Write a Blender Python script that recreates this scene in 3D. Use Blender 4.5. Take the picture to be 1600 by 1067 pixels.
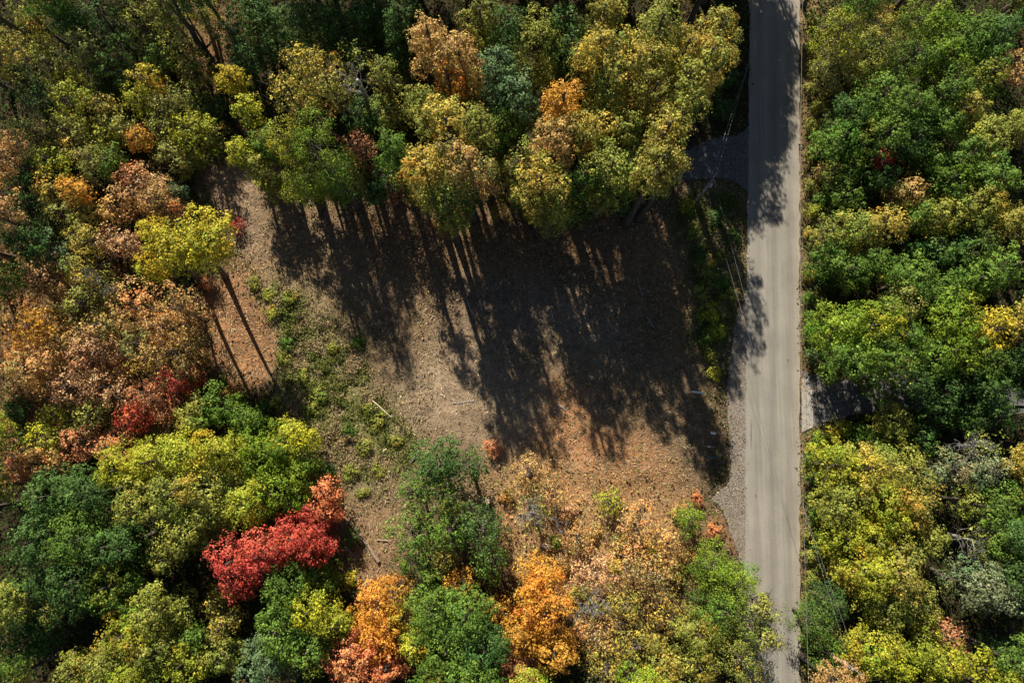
import bpy, bmesh, math
import numpy as np
from mathutils import Vector

# ------------------------------------------------------------------ camera, sky, sun, exposure
for o in list(bpy.data.objects):
    bpy.data.objects.remove(o)
scene = bpy.context.scene
col = scene.collection
CAM_H = 85.0
TILT = math.radians(7.0)
FPX = 1067.0                       # focal length in photo pixels (24 mm on a 36 mm wide sensor)
cam = bpy.data.cameras.new("camera")
cam.lens = 24.0
cam.sensor_width = 36.0
cam.clip_start = 0.5
cam.clip_end = 6000.0
cam_o = bpy.data.objects.new("camera", cam)
cam_o.location = (0, 0, CAM_H)
cam_o.rotation_euler = (TILT, 0, 0)
col.objects.link(cam_o)
scene.camera = cam_o

SUN_EL = math.radians(33.0)
SH = Vector((0.305, -1.0)).normalized()          # direction in which shadows fall on the ground
world = bpy.data.worlds.new("World")
scene.world = world
world.use_nodes = True
wn = world.node_tree.nodes
wl = world.node_tree.links
bg = wn.get("Background") or wn.new("ShaderNodeBackground")
sky = wn.new("ShaderNodeTexSky")
sky.sky_type = 'NISHITA'
sky.sun_disc = False
sky.sun_elevation = SUN_EL
sky.sun_rotation = math.atan2(-SH.x, -SH.y)
wl.new(sky.outputs[0], bg.inputs[0])
sky.air_density = 0.65
sky.dust_density = 0.3
bg.inputs[1].default_value = 0.05
sun = bpy.data.lights.new("sun", 'SUN')
sun.energy = 5.0
sun.angle = math.radians(0.53)
sun.color = (1.0, 0.93, 0.82)
sun_o = bpy.data.objects.new("sun", sun)
d = Vector((SH.x * math.cos(SUN_EL), SH.y * math.cos(SUN_EL), -math.sin(SUN_EL)))
sun_o.rotation_euler = d.to_track_quat('-Z', 'Y').to_euler()
sun_o.location = (0, 0, 120)
col.objects.link(sun_o)
vs = scene.view_settings
vs.view_transform = 'Standard'
vs.look = 'None'
vs.gamma = 1.0
vs.exposure = 0.9

# ------------------------------------------------------------------ helpers
RNG = np.random.default_rng(11)
CT, ST = math.cos(TILT), math.sin(TILT)


def W(x, y, h=0.0):
    """photo pixel -> world point on the level z = h"""
    u = (x - 800.0) / FPX
    v = (533.5 - y) / FPX
    dx, dy, dz = u, ST + v * CT, -CT + v * ST
    t = (h - CAM_H) / dz
    return (dx * t, dy * t, h)


def nrm(a):
    return a / np.maximum(np.linalg.norm(a, axis=-1, keepdims=True), 1e-9)


def tag(o, label=None, cat=None, group=None, kind=None):
    if label: o["label"] = label
    if cat: o["category"] = cat
    if group: o["group"] = group
    if kind: o["kind"] = kind
    return o


def empty(name, loc):
    o = bpy.data.objects.new(name, None)
    o.empty_display_size = 0.3
    o.location = loc
    col.objects.link(o)
    return o


def link(name, me, mat, parent=None):
    o = bpy.data.objects.new(name, me)
    if mat is not None and len(me.materials) == 0:
        me.materials.append(mat)
    if parent is not None:
        o.parent = parent
    col.objects.link(o)
    return o


def tri_mesh(name, P, C):
    """P (n,3,3) loose triangles, C (n,3) a colour for each"""
    n = len(P)
    me = bpy.data.meshes.new(name)
    me.vertices.add(n * 3)
    me.vertices.foreach_set("co", np.ascontiguousarray(P, dtype=np.float32).ravel())
    me.loops.add(n * 3)
    me.loops.foreach_set("vertex_index", np.arange(n * 3, dtype=np.int32))
    me.polygons.add(n)
    me.polygons.foreach_set("loop_start", np.arange(0, n * 3, 3, dtype=np.int32))
    me.update(calc_edges=True)
    a = me.attributes.new("tint", 'FLOAT_COLOR', 'POINT')
    cc = np.ones((n, 3, 4), dtype=np.float32)
    cc[:, :, :3] = C[:, None, :]
    a.data.foreach_set("color", cc.ravel())
    return me


class Tubes:
    def __init__(self):
        self.v = []
        self.f = []

    def add(self, pts, rad, k=6, cap=True):
        pts = [Vector(p) for p in pts]
        base = len(self.v)
        n = len(pts)
        for i, p in enumerate(pts):
            t = (pts[min(i + 1, n - 1)] - pts[max(i - 1, 0)])
            t = t.normalized() if t.length > 1e-6 else Vector((0, 0, 1))
            a = t.orthogonal().normalized() if abs(t.z) > 0.95 else t.cross(Vector((0, 0, 1))).normalized()
            b = t.cross(a)
            for j in range(k):
                an = 2 * math.pi * j / k
                q = p + (a * math.cos(an) + b * math.sin(an)) * rad[i]
                self.v.append((q.x, q.y, q.z))
        for i in range(n - 1):
            for j in range(k):
                j2 = (j + 1) % k
                self.f.append((base + i * k + j, base + i * k + j2, base + (i + 1) * k + j2, base + (i + 1) * k + j))
        if cap:
            self.f.append(tuple(base + j for j in range(k - 1, -1, -1)))
            self.f.append(tuple(base + (n - 1) * k + j for j in range(k)))

    def build(self, name, mat, parent=None, smooth=True):
        me = bpy.data.meshes.new(name)
        me.from_pydata(self.v, [], self.f)
        if smooth:
            me.polygons.foreach_set("use_smooth", [True] * len(me.polygons))
        me.update()
        return link(name, me, mat, parent)


def box_mesh(bm, c, size, rz=0.0, tilt=0.0):
    import mathutils
    m = mathutils.Matrix.Translation(c) @ mathutils.Matrix.Rotation(rz, 4, 'Z') @ mathutils.Matrix.Rotation(tilt, 4, 'Y')
    r = bmesh.ops.create_cube(bm, size=1.0)
    for v in r['verts']:
        v.co = m @ Vector((v.co.x * size[0], v.co.y * size[1], v.co.z * size[2]))
    return r['verts']


# ------------------------------------------------------------------ materials
def new_mat(name):
    m = bpy.data.materials.new(name)
    m.use_nodes = True
    nt = m.node_tree
    nt.nodes.clear()
    out = nt.nodes.new("ShaderNodeOutputMaterial")
    return m, nt, out


def N(nt, typ, **kw):
    n = nt.nodes.new(typ)
    for k, v in kw.items():
        setattr(n, k, v)
    return n


def leaf_mat(name, trans=0.3, rough=0.6, spec=0.12):
    m, nt, out = new_mat(name)
    at = N(nt, "ShaderNodeAttribute", attribute_name="tint")
    oi = N(nt, "ShaderNodeObjectInfo")
    hs = N(nt, "ShaderNodeHueSaturation")
    mr = N(nt, "ShaderNodeMapRange")
    mr.inputs[3].default_value = 0.85
    mr.inputs[4].default_value = 1.15
    nt.links.new(oi.outputs["Random"], mr.inputs[0])
    nt.links.new(mr.outputs[0], hs.inputs["Value"])
    nt.links.new(at.outputs["Color"], hs.inputs["Color"])
    p = N(nt, "ShaderNodeBsdfPrincipled")
    p.inputs["Roughness"].default_value = rough
    p.inputs["Specular IOR Level"].default_value = spec
    nt.links.new(hs.outputs[0], p.inputs["Base Color"])
    t = N(nt, "ShaderNodeBsdfTranslucent")
    nt.links.new(hs.outputs[0], t.inputs["Color"])
    mx = N(nt, "ShaderNodeMixShader")
    mx.inputs[0].default_value = trans
    nt.links.new(p.outputs[0], mx.inputs[1])
    nt.links.new(t.outputs[0], mx.inputs[2])
    nt.links.new(mx.outputs[0], out.inputs[0])
    return m


def simple_mat(name, c1, c2, scale=3.0, rough=0.85, bump=0.3, stretch=(1, 1, 1), detail=6.0, metallic=0.0):
    m, nt, out = new_mat(name)
    tc = N(nt, "ShaderNodeTexCoord")
    mp = N(nt, "ShaderNodeMapping")
    mp.inputs["Scale"].default_value = stretch
    nz = N(nt, "ShaderNodeTexNoise")
    nz.inputs["Scale"].default_value = scale
    nz.inputs["Detail"].default_value = detail
    nz.inputs["Roughness"].default_value = 0.65
    rp = N(nt, "ShaderNodeValToRGB")
    rp.color_ramp.elements[0].position = 0.33
    rp.color_ramp.elements[0].color = (*c1, 1)
    rp.color_ramp.elements[1].position = 0.67
    rp.color_ramp.elements[1].color = (*c2, 1)
    nt.links.new(tc.outputs["Object"], mp.inputs[0])
    nt.links.new(mp.outputs[0], nz.inputs["Vector"])
    nt.links.new(nz.outputs["Fac"], rp.inputs[0])
    p = N(nt, "ShaderNodeBsdfPrincipled")
    p.inputs["Roughness"].default_value = rough
    p.inputs["Metallic"].default_value = metallic
    p.inputs["Specular IOR Level"].default_value = 0.2
    nt.links.new(rp.outputs[0], p.inputs["Base Color"])
    if bump:
        b = N(nt, "ShaderNodeBump")
        b.inputs["Strength"].default_value = bump
        b.inputs["Distance"].default_value = 0.05
        nt.links.new(nz.outputs["Fac"], b.inputs["Height"])
        nt.links.new(b.outputs[0], p.inputs["Normal"])
    nt.links.new(p.outputs[0], out.inputs[0])
    return m


def ground_mat():
    m, nt, out = new_mat("ground_soil")
    at = N(nt, "ShaderNodeAttribute", attribute_name="tint")
    tc = N(nt, "ShaderNodeTexCoord")
    n1 = N(nt, "ShaderNodeTexNoise")
    n1.inputs["Scale"].default_value = 0.9
    n1.inputs["Detail"].default_value = 8.0
    n1.inputs["Roughness"].default_value = 0.75
    n2 = N(nt, "ShaderNodeTexNoise")
    n2.inputs["Scale"].default_value = 7.0
    n2.inputs["Detail"].default_value = 5.0
    n2.inputs["Roughness"].default_value = 0.8
    for n in (n1, n2):
        nt.links.new(tc.outputs["Object"], n.inputs["Vector"])
    a = N(nt, "ShaderNodeMath", operation='MULTIPLY')
    nt.links.new(n1.outputs["Fac"], a.inputs[0])
    nt.links.new(n2.outputs["Fac"], a.inputs[1])
    mr = N(nt, "ShaderNodeMapRange")
    mr.inputs[1].default_value = 0.12
    mr.inputs[2].default_value = 0.40
    mr.inputs[3].default_value = 0.32
    mr.inputs[4].default_value = 1.6
    nt.links.new(a.outputs[0], mr.inputs[0])
    mu = N(nt, "ShaderNodeVectorMath", operation='SCALE')
    nt.links.new(at.outputs["Color"], mu.inputs[0])
    nt.links.new(mr.outputs[0], mu.inputs["Scale"])
    p = N(nt, "ShaderNodeBsdfPrincipled")
    p.inputs["Roughness"].default_value = 0.95
    p.inputs["Specular IOR Level"].default_value = 0.08
    nt.links.new(mu.outputs[0], p.inputs["Base Color"])
    b = N(nt, "ShaderNodeBump")
    b.inputs["Strength"].default_value = 0.8
    b.inputs["Distance"].default_value = 0.18
    nt.links.new(a.outputs[0], b.inputs["Height"])
    nt.links.new(b.outputs[0], p.inputs["Normal"])
    nt.links.new(p.outputs[0], out.inputs[0])
    return m


def road_mat():
    """worn grey asphalt: wheel paths run along the road ("u" is the place across it, 0..1)"""
    m, nt, out = new_mat("road_asphalt")
    at = N(nt, "ShaderNodeAttribute", attribute_name="u")
    tc = N(nt, "ShaderNodeTexCoord")
    mp = N(nt, "ShaderNodeMapping")
    mp.inputs["Scale"].default_value = (3.0, 0.10, 1.0)
    st = N(nt, "ShaderNodeTexNoise")
    st.inputs["Scale"].default_value = 1.0
    st.inputs["Detail"].default_value = 6.0
    nt.links.new(tc.outputs["Object"], mp.inputs[0])
    nt.links.new(mp.outputs[0], st.inputs["Vector"])
    fine = N(nt, "ShaderNodeTexNoise")
    fine.inputs["Scale"].default_value = 9.0
    fine.inputs["Detail"].default_value = 8.0
    fine.inputs["Roughness"].default_value = 0.8
    nt.links.new(tc.outputs["Object"], fine.inputs["Vector"])
    big = N(nt, "ShaderNodeTexNoise")
    big.inputs["Scale"].default_value = 0.25
    big.inputs["Detail"].default_value = 4.0
    nt.links.new(tc.outputs["Object"], big.inputs["Vector"])
    rp = N(nt, "ShaderNodeValToRGB")
    cr = rp.color_ramp
    stops = [(p_, tuple(v * k_ for v, k_ in zip(c_, (0.84, 0.825, 0.78)))) for p_, c_ in [(0.0, (0.30, 0.275, 0.24)), (0.06, (0.315, 0.295, 0.26)), (0.2, (0.27, 0.25, 0.215)),
             (0.33, (0.325, 0.30, 0.26)), (0.5, (0.245, 0.225, 0.20)), (0.64, (0.31, 0.29, 0.25)),
             (0.79, (0.255, 0.235, 0.205)), (0.9, (0.31, 0.285, 0.245)), (1.0, (0.36, 0.315, 0.25))]]
    cr.elements[0].position = 0.0
    cr.elements[0].color = (*stops[0][1], 1)
    cr.elements[1].position = 1.0
    cr.elements[1].color = (*stops[-1][1], 1)
    for p_, c_ in stops[1:-1]:
        e = cr.elements.new(p_)
        e.color = (*c_, 1)
    nt.links.new(at.outputs["Fac"], rp.inputs[0])
    s1 = N(nt, "ShaderNodeMapRange")
    s1.inputs[1].default_value = 0.3
    s1.inputs[2].default_value = 0.7
    s1.inputs[3].default_value = 0.89
    s1.inputs[4].default_value = 1.09
    nt.links.new(st.outputs["Fac"], s1.inputs[0])
    s2 = N(nt, "ShaderNodeMapRange")
    s2.inputs[1].default_value = 0.25
    s2.inputs[2].default_value = 0.75
    s2.inputs[3].default_value = 0.72
    s2.inputs[4].default_value = 1.25
    nt.links.new(fine.outputs["Fac"], s2.inputs[0])
    s3 = N(nt, "ShaderNodeMapRange")
    s3.inputs[1].default_value = 0.3
    s3.inputs[2].default_value = 0.7
    s3.inputs[3].default_value = 0.88
    s3.inputs[4].default_value = 1.10
    nt.links.new(big.outputs["Fac"], s3.inputs[0])
    k = N(nt, "ShaderNodeMath", operation='MULTIPLY')
    nt.links.new(s1.outputs[0], k.inputs[0])
    nt.links.new(s2.outputs[0], k.inputs[1])
    k2 = N(nt, "ShaderNodeMath", operation='MULTIPLY')
    nt.links.new(k.outputs[0], k2.inputs[0])
    nt.links.new(s3.outputs[0], k2.inputs[1])
    mu = N(nt, "ShaderNodeVectorMath", operation='SCALE')
    nt.links.new(rp.outputs[0], mu.inputs[0])
    nt.links.new(k2.outputs[0], mu.inputs["Scale"])
    p = N(nt, "ShaderNodeBsdfPrincipled")
    p.inputs["Roughness"].default_value = 0.9
    p.inputs["Specular IOR Level"].default_value = 0.15
    nt.links.new(mu.outputs[0], p.inputs["Base Color"])
    b = N(nt, "ShaderNodeBump")
    b.inputs["Strength"].default_value = 0.25
    b.inputs["Distance"].default_value = 0.02
    nt.links.new(fine.outputs["Fac"], b.inputs["Height"])
    nt.links.new(b.outputs[0], p.inputs["Normal"])
    nt.links.new(p.outputs[0], out.inputs[0])
    return m


M_LEAF = leaf_mat("leaf", 0.16)
M_GRASS = leaf_mat("grass_blade", 0.15, 0.8, 0.08)
M_GROUND = ground_mat()
M_ROAD = road_mat()
M_BARK = simple_mat("bark", (0.055, 0.042, 0.032), (0.15, 0.12, 0.095), 6.0, 0.95, 0.6, (1, 1, 0.25))
M_GREYBARK = simple_mat("weathered_branch", (0.20, 0.185, 0.17), (0.38, 0.36, 0.34), 5.0, 0.9, 0.3, (1, 1, 0.4))
M_LOG = simple_mat("log_bark", (0.16, 0.11, 0.075), (0.36, 0.27, 0.19), 4.0, 0.9, 0.5)
M_CUT = simple_mat("cut_wood", (0.50, 0.37, 0.23), (0.68, 0.54, 0.37), 9.0, 0.85, 0.15)
M_GRAVEL = simple_mat("gravel", (0.12, 0.098, 0.072), (0.30, 0.255, 0.20), 5.5, 0.95, 0.8, (1, 1, 1), 12.0)
M_DRIVE = simple_mat("driveway_asphalt", (0.085, 0.082, 0.08), (0.16, 0.15, 0.14), 2.2, 0.92, 0.4, (1, 1, 1), 10.0)
M_CONCRETE = simple_mat("apron_concrete", (0.24, 0.22, 0.185), (0.38, 0.35, 0.295), 1.8, 0.92, 0.3, (1, 1, 1), 10.0)
M_POLE = simple_mat("weathered_pole", (0.17, 0.155, 0.14), (0.30, 0.275, 0.25), 5.0, 0.9, 0.3, (1, 1, 0.2))
M_WIRE = simple_mat("wire_metal", (0.30, 0.30, 0.29), (0.42, 0.42, 0.41), 3.0, 0.5, 0.0, metallic=0.3)
M_WHITE = simple_mat("white_paint", (0.68, 0.68, 0.66), (0.82, 0.82, 0.80), 4.0, 0.6, 0.05)
M_TEAL = simple_mat("teal_board", (0.02, 0.11, 0.10), (0.04, 0.17, 0.155), 4.0, 0.6, 0.05)
M_CERAMIC = simple_mat("grey_ceramic", (0.45, 0.46, 0.46), (0.6, 0.6, 0.6), 4.0, 0.35, 0.0)
M_STEEL = simple_mat("galvanised", (0.38, 0.39, 0.40), (0.52, 0.53, 0.54), 6.0, 0.5, 0.05, metallic=0.4)
M_TAR = simple_mat("tar_mark", (0.10, 0.095, 0.085), (0.16, 0.15, 0.135), 5.0, 0.9, 0.1)
M_STONE = simple_mat("stone", (0.28, 0.26, 0.24), (0.45, 0.43, 0.40), 5.0, 0.9, 0.4)


# ------------------------------------------------------------------ ground
class VNoise:
    def __init__(self, seed, n=256):
        self.g = np.random.default_rng(seed).random((n, n))
        self.n = n

    def __call__(self, x, y):
        xi = np.floor(x).astype(int)
        yi = np.floor(y).astype(int)
        fx = x - xi
        fy = y - yi
        fx = fx * fx * (3 - 2 * fx)
        fy = fy * fy * (3 - 2 * fy)
        n = self.n
        g = self.g
        a = g[xi % n, yi % n]
        b = g[(xi + 1) % n, yi % n]
        c = g[xi % n, (yi + 1) % n]
        e = g[(xi + 1) % n, (yi + 1) % n]
        return (a * (1 - fx) + b * fx) * (1 - fy) + (c * (1 - fx) + e * fx) * fy


VN = VNoise(5)


def fbm(x, y, s, octv=4, off=0.0):
    r = 0
    a = 1.0
    t = 0
    for i in range(octv):
        r = r + a * VN(x * s + off + 17.3 * i, y * s + off * 1.7 + 9.1 * i)
        t += a
        a *= 0.55
        s *= 2.03
    return r / t


def poly_w(pts):
    return np.array([W(x, y)[:2] for x, y in pts])


def inside(poly, X, Y):
    r = np.zeros(X.shape, bool)
    j = len(poly) - 1
    for i in range(len(poly)):
        xi, yi = poly[i]
        xj, yj = poly[j]
        c = ((yi > Y) != (yj > Y)) & (X < (xj - xi) * (Y - yi) / (yj - yi + 1e-12) + xi)
        r ^= c
        j = i
    return r


# road corridor in world metres (edges through the photographed edges)
RL0, RR0 = W(1171, 0), W(1249, 0)
RL1, RR1 = W(1161.5, 1067), W(1250, 1067)


def road_edges(yw):
    t = (yw - RL0[1]) / (RL1[1] - RL0[1])
    return RL0[0] + (RL1[0] - RL0[0]) * t, RR0[0] + (RR1[0] - RR0[0]) * t


P_SHOULDER = [(1168, 440), (1162, 470), (1150, 500), (1140, 560), (1136, 620), (1139, 680), (1143, 730), (1138, 755), (1124, 768),
              (1112, 778), (1122, 788), (1132, 802), (1138, 822), (1148, 850), (1158, 880), (1168, 884)]
P_DRIVE_L = [(1174, 196), (1150, 212), (1112, 216), (1084, 230), (1040, 252), (950, 262), (900, 268), (900, 292), (960, 290),
             (1050, 283), (1100, 279), (1135, 280), (1160, 292), (1173, 300)]
P_APRON = [(1252.5, 590), (1263, 592), (1269, 610), (1270, 640), (1270, 668), (1253, 674)]
P_DRIVE_R = [(1253, 579), (1268, 585), (1296, 590), (1340, 598), (1420, 603), (1520, 606), (1680, 608), (1680, 646), (1520, 645), (1420, 643),
             (1340, 645), (1305, 656), (1280, 664), (1266, 672), (1253, 676)]

xs = np.concatenate([-np.geomspace(2500, 90, 14), np.arange(-84, 84.01, 0.5), np.geomspace(90, 2500, 14)])
ys = np.concatenate([-np.geomspace(2500, 72, 14), np.arange(-66, 78.01, 0.5), np.geomspace(84, 2500, 14)])
GX, GY = np.meshgrid(xs, ys, indexing='ij')
WX = GX + 2.4 * (fbm(GX, GY, 0.22, 3, 3.1) - 0.5) * 2 + 0.7 * (fbm(GX, GY, 1.1, 2, 8.1) - 0.5) * 2
WY = GY + 2.4 * (fbm(GX, GY, 0.22, 3, 31.7) - 0.5) * 2 + 0.7 * (fbm(GX, GY, 1.1, 2, 18.1) - 0.5) * 2


def blur(a, r=2, it=2):
    for _ in range(it):
        for ax in (0, 1):
            s = a.copy()
            for k in range(1, r + 1):
                s = s + np.roll(a, k, ax) + np.roll(a, -k, ax)
            a = s / (2 * r + 1)
    return a


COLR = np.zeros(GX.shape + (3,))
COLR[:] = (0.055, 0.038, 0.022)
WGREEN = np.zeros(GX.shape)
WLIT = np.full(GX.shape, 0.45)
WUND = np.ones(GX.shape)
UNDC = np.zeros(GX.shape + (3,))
UNDC[:] = (0.050, 0.064, 0.015)  # undergrowth colour dimmed so gaps between crowns look deeply shaded
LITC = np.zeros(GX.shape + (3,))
LITC[:] = (0.10, 0.06, 0.033)  # woods litter darkened too, putting shade between trees into its colour


def paint(pts, c, green=None, lit=None, litc=None, soft=2, amt=1.0, und=None, undc=None):
    w = blur(inside(poly_w(pts), WX, WY).astype(float), soft, 2) * amt
    COLR[:] = COLR * (1 - w[..., None]) + np.array(c) * w[..., None]
    if und is not None: WUND[:] = WUND * (1 - w) + und * w
    if undc is not None: UNDC[:] = UNDC * (1 - w[..., None]) + np.array(undc) * w[..., None]
    if green is not None: WGREEN[:] = WGREEN * (1 - w) + green * w
    if lit is not None: WLIT[:] = WLIT * (1 - w) + lit * w
    if litc is not None: LITC[:] = LITC * (1 - w[..., None]) + np.array(litc) * w[..., None]


def ell(x, y, rx, ry, n=14):
    return [(x + rx * math.cos(2 * math.pi * i / n), y + ry * math.sin(2 * math.pi * i / n)) for i in range(n)]


# the cleared lot: bare tan soil and dead grass
paint([(330, 230), (420, 260), (560, 290), (760, 300), (980, 280), (1160, 280), (1168, 500), (1140, 520), (1140, 740), (1080, 770),
       (1150, 830), (1160, 900), (1120, 860), (1060, 800), (960, 900), (930, 1000), (800, 880), (700, 900), (600, 900), (560, 900), (520, 800),
       (500, 700), (440, 640), (420, 560), (400, 460), (330, 330)],
      (0.20, 0.135, 0.075), green=0.08, lit=0.42, litc=(0.29, 0.18, 0.095), soft=3, und=0.0)
# shaded part with more litter; colours reddened to warm the bluish shade
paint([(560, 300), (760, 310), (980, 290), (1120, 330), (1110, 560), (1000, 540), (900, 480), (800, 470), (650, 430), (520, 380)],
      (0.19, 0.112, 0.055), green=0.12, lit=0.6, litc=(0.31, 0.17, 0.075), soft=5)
# bare dirt track
paint([(620, 560), (700, 520), (800, 560), (860, 640), (840, 700), (760, 700), (700, 690), (630, 700), (590, 640)],
      (0.30, 0.215, 0.135), green=0.0, lit=0.22, litc=(0.38, 0.28, 0.18), soft=4)
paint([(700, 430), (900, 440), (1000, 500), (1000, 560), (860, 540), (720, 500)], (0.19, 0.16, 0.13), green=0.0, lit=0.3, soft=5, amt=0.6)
# dry pale grass
paint([(400, 440), (470, 440), (540, 520), (600, 610), (610, 700), (540, 760), (600, 840), (560, 870), (510, 760), (500, 690), (450, 620), (420, 540)],
      (0.26, 0.205, 0.09), green=0.6, lit=0.25, litc=(0.33, 0.25, 0.13), soft=3)
# green weeds
paint([(420, 450), (470, 470), (500, 560), (590, 610), (640, 690), (660, 720), (610, 730), (540, 700), (470, 640), (430, 560)],
      (0.18, 0.17, 0.055), green=1.0, soft=3)
paint(ell(540, 760, 60, 40), (0.2, 0.16, 0.08), green=0.4, soft=3)
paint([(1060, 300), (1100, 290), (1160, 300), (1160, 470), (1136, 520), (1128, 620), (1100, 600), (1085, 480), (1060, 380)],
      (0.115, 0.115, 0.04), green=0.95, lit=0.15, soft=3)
# orange leaf litter
OR = (0.33, 0.165, 0.07)
paint([(330, 440), (400, 430), (430, 500), (430, 570), (400, 610), (340, 600), (300, 520)], (0.33, 0.165, 0.075), green=0.05, lit=1.0, litc=(0.42, 0.20, 0.085), soft=2, und=0.0)
paint([(850, 600), (900, 610), (930, 660), (1000, 690), (1060, 740), (1060, 800), (960, 800), (880, 760), (830, 690)],
      (0.37, 0.19, 0.085), green=0.03, lit=1.0, litc=(0.48, 0.25, 0.105), soft=2)
paint([(760, 720), (880, 720), (1060, 780), (1110, 830), (1060, 960), (920, 1000), (800, 900), (760, 800)],
      (0.35, 0.20, 0.09), green=0.12, lit=1.0, litc=(0.46, 0.26, 0.105), soft=3, und=0.35, undc=(0.38, 0.24, 0.085))
paint([(540, 790), (620, 790), (640, 900), (560, 930), (520, 850)], (0.26, 0.16, 0.085), green=0.08, lit=0.7, litc=(0.34, 0.21, 0.11), soft=2)
paint([(320, 240), (400, 270), (420, 330), (400, 420), (350, 330), (310, 290)], (0.27, 0.185, 0.115), green=0.02, lit=0.4, litc=(0.36, 0.25, 0.16), soft=2, und=0.0)
paint([(0, 380), (220, 420), (330, 540), (260, 700), (0, 700)], (0.2, 0.12, 0.06), green=0.15, lit=0.8, litc=(0.33, 0.19, 0.09), soft=4, und=0.8, undc=(0.30, 0.175, 0.065))
paint([(300, 0), (360, 0), (340, 200), (300, 180)], (0.23, 0.13, 0.06), green=0.05, lit=0.8, litc=(0.34, 0.19, 0.09), soft=2, und=0.1)
# verge across the road: strip of dead leaves, then weeds
paint([(1249, -60), (1300, -60), (1296, 200), (1290, 560), (1250, 580)], (0.17, 0.13, 0.055), green=0.75, lit=0.3, litc=(0.3, 0.19, 0.08), soft=2)
paint([(1250, 680), (1292, 680), (1290, 1100), (1250, 1100)], (0.13, 0.115, 0.045), green=0.85, lit=0.3, litc=(0.3, 0.18, 0.08), soft=2)
paint([(1248, -60), (1260, -60), (1258, 560), (1259, 1100), (1248, 1100)], (0.26, 0.165, 0.08), green=0.15, lit=1.0, litc=(0.40, 0.22, 0.10), soft=1)
paint([(1255, 575), (1300, 588), (1296, 606), (1262, 604)], (0.28, 0.17, 0.08), green=0.05, lit=1.0, litc=(0.42, 0.2, 0.06), soft=1)
paint([(1105, 780), (1150, 850), (1160, 905), (1140, 880), (1100, 830)], (0.29, 0.16, 0.08), green=0.05, lit=1.0, litc=(0.36, 0.18, 0.08), soft=1)
var = fbm(GX, GY, 0.12, 4, 55.0)
COLR *= (0.7 + 0.6 * var)[..., None]
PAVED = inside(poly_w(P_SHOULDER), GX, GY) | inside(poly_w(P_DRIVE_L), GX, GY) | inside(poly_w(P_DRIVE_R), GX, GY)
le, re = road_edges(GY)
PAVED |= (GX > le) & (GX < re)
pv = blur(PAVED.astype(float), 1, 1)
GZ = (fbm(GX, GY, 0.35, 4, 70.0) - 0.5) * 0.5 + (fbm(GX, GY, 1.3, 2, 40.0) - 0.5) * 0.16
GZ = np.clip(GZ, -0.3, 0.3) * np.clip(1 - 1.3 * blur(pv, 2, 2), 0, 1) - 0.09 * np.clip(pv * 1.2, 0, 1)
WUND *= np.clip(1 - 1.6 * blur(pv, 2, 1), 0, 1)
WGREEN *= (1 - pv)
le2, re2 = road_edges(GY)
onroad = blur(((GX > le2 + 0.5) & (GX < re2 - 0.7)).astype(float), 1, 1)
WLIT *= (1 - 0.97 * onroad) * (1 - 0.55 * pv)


def gsample(A, x, y):
    i = np.clip(np.searchsorted(xs, x) - 1, 0, len(xs) - 2)
    j = np.clip(np.searchsorted(ys, y) - 1, 0, len(ys) - 2)
    fx = (x - xs[i]) / (xs[i + 1] - xs[i])
    fy = (y - ys[j]) / (ys[j + 1] - ys[j])
    if A.ndim == 3:
        fx = fx[..., None]
        fy = fy[..., None]
    return (A[i, j] * (1 - fx) + A[i + 1, j] * fx) * (1 - fy) + (A[i, j + 1] * (1 - fx) + A[i + 1, j + 1] * fx) * fy


def gz(x, y):
    return float(gsample(GZ, np.array([x]), np.array([y]))[0])


nx, ny = len(xs), len(ys)
gv = np.stack([GX, GY, GZ], -1).reshape(-1, 3)
ii, jj = np.meshgrid(np.arange(nx - 1), np.arange(ny - 1), indexing='ij')
q0 = (ii * ny + jj).ravel()
quads = np.stack([q0, q0 + ny, q0 + ny + 1, q0 + 1], -1).astype(np.int32)
gm = bpy.data.meshes.new("ground")
gm.vertices.add(len(gv))
gm.vertices.foreach_set("co", gv.astype(np.float32).ravel())
gm.loops.add(quads.size)
gm.loops.foreach_set("vertex_index", quads.ravel())
gm.polygons.add(len(quads))
gm.polygons.foreach_set("loop_start", np.arange(0, quads.size, 4, dtype=np.int32))
gm.update(calc_edges=True)
gm.polygons.foreach_set("use_smooth", np.ones(len(quads), dtype=bool))
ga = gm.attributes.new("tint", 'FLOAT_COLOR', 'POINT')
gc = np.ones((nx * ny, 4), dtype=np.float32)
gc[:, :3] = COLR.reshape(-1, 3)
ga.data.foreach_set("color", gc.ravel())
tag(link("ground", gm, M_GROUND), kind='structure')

# ------------------------------------------------------------------ road, gravel, driveways
ry = np.arange(-400, 400.1, 0.5)
nu = 15
rv = []
ru = []
for k_, yw in enumerate(ry):
    a, b = road_edges(yw)
    jl = (fbm(np.array([yw]), np.array([3.0]), 0.9, 3)[0] - 0.5) * 0.38
    jr = (fbm(np.array([yw]), np.array([53.0]), 0.9, 3)[0] - 0.5) * 0.42
    a += jl
    b += jr
    for i in range(nu):
        u = i / (nu - 1)
        rv.append((a + (b - a) * u, yw, 0.085 + 0.06 * (1 - (2 * u - 1) ** 2)))
        ru.append(u)
base_n = len(rv)
rf = []
for k_ in range(len(ry) - 1):
    for i in range(nu - 1):
        p0 = k_ * nu + i
        rf.append((p0, p0 + 1, p0 + nu + 1, p0 + nu))
for k_ in range(len(ry)):                      # pavement edges go down into the ground
    for i in (0, nu - 1):
        x_, y_, z_ = rv[k_ * nu + i]
        rv.append((x_ + (-0.05 if i == 0 else 0.05), y_, -0.35))
        ru.append(0.0 if i == 0 else 1.0)
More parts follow.
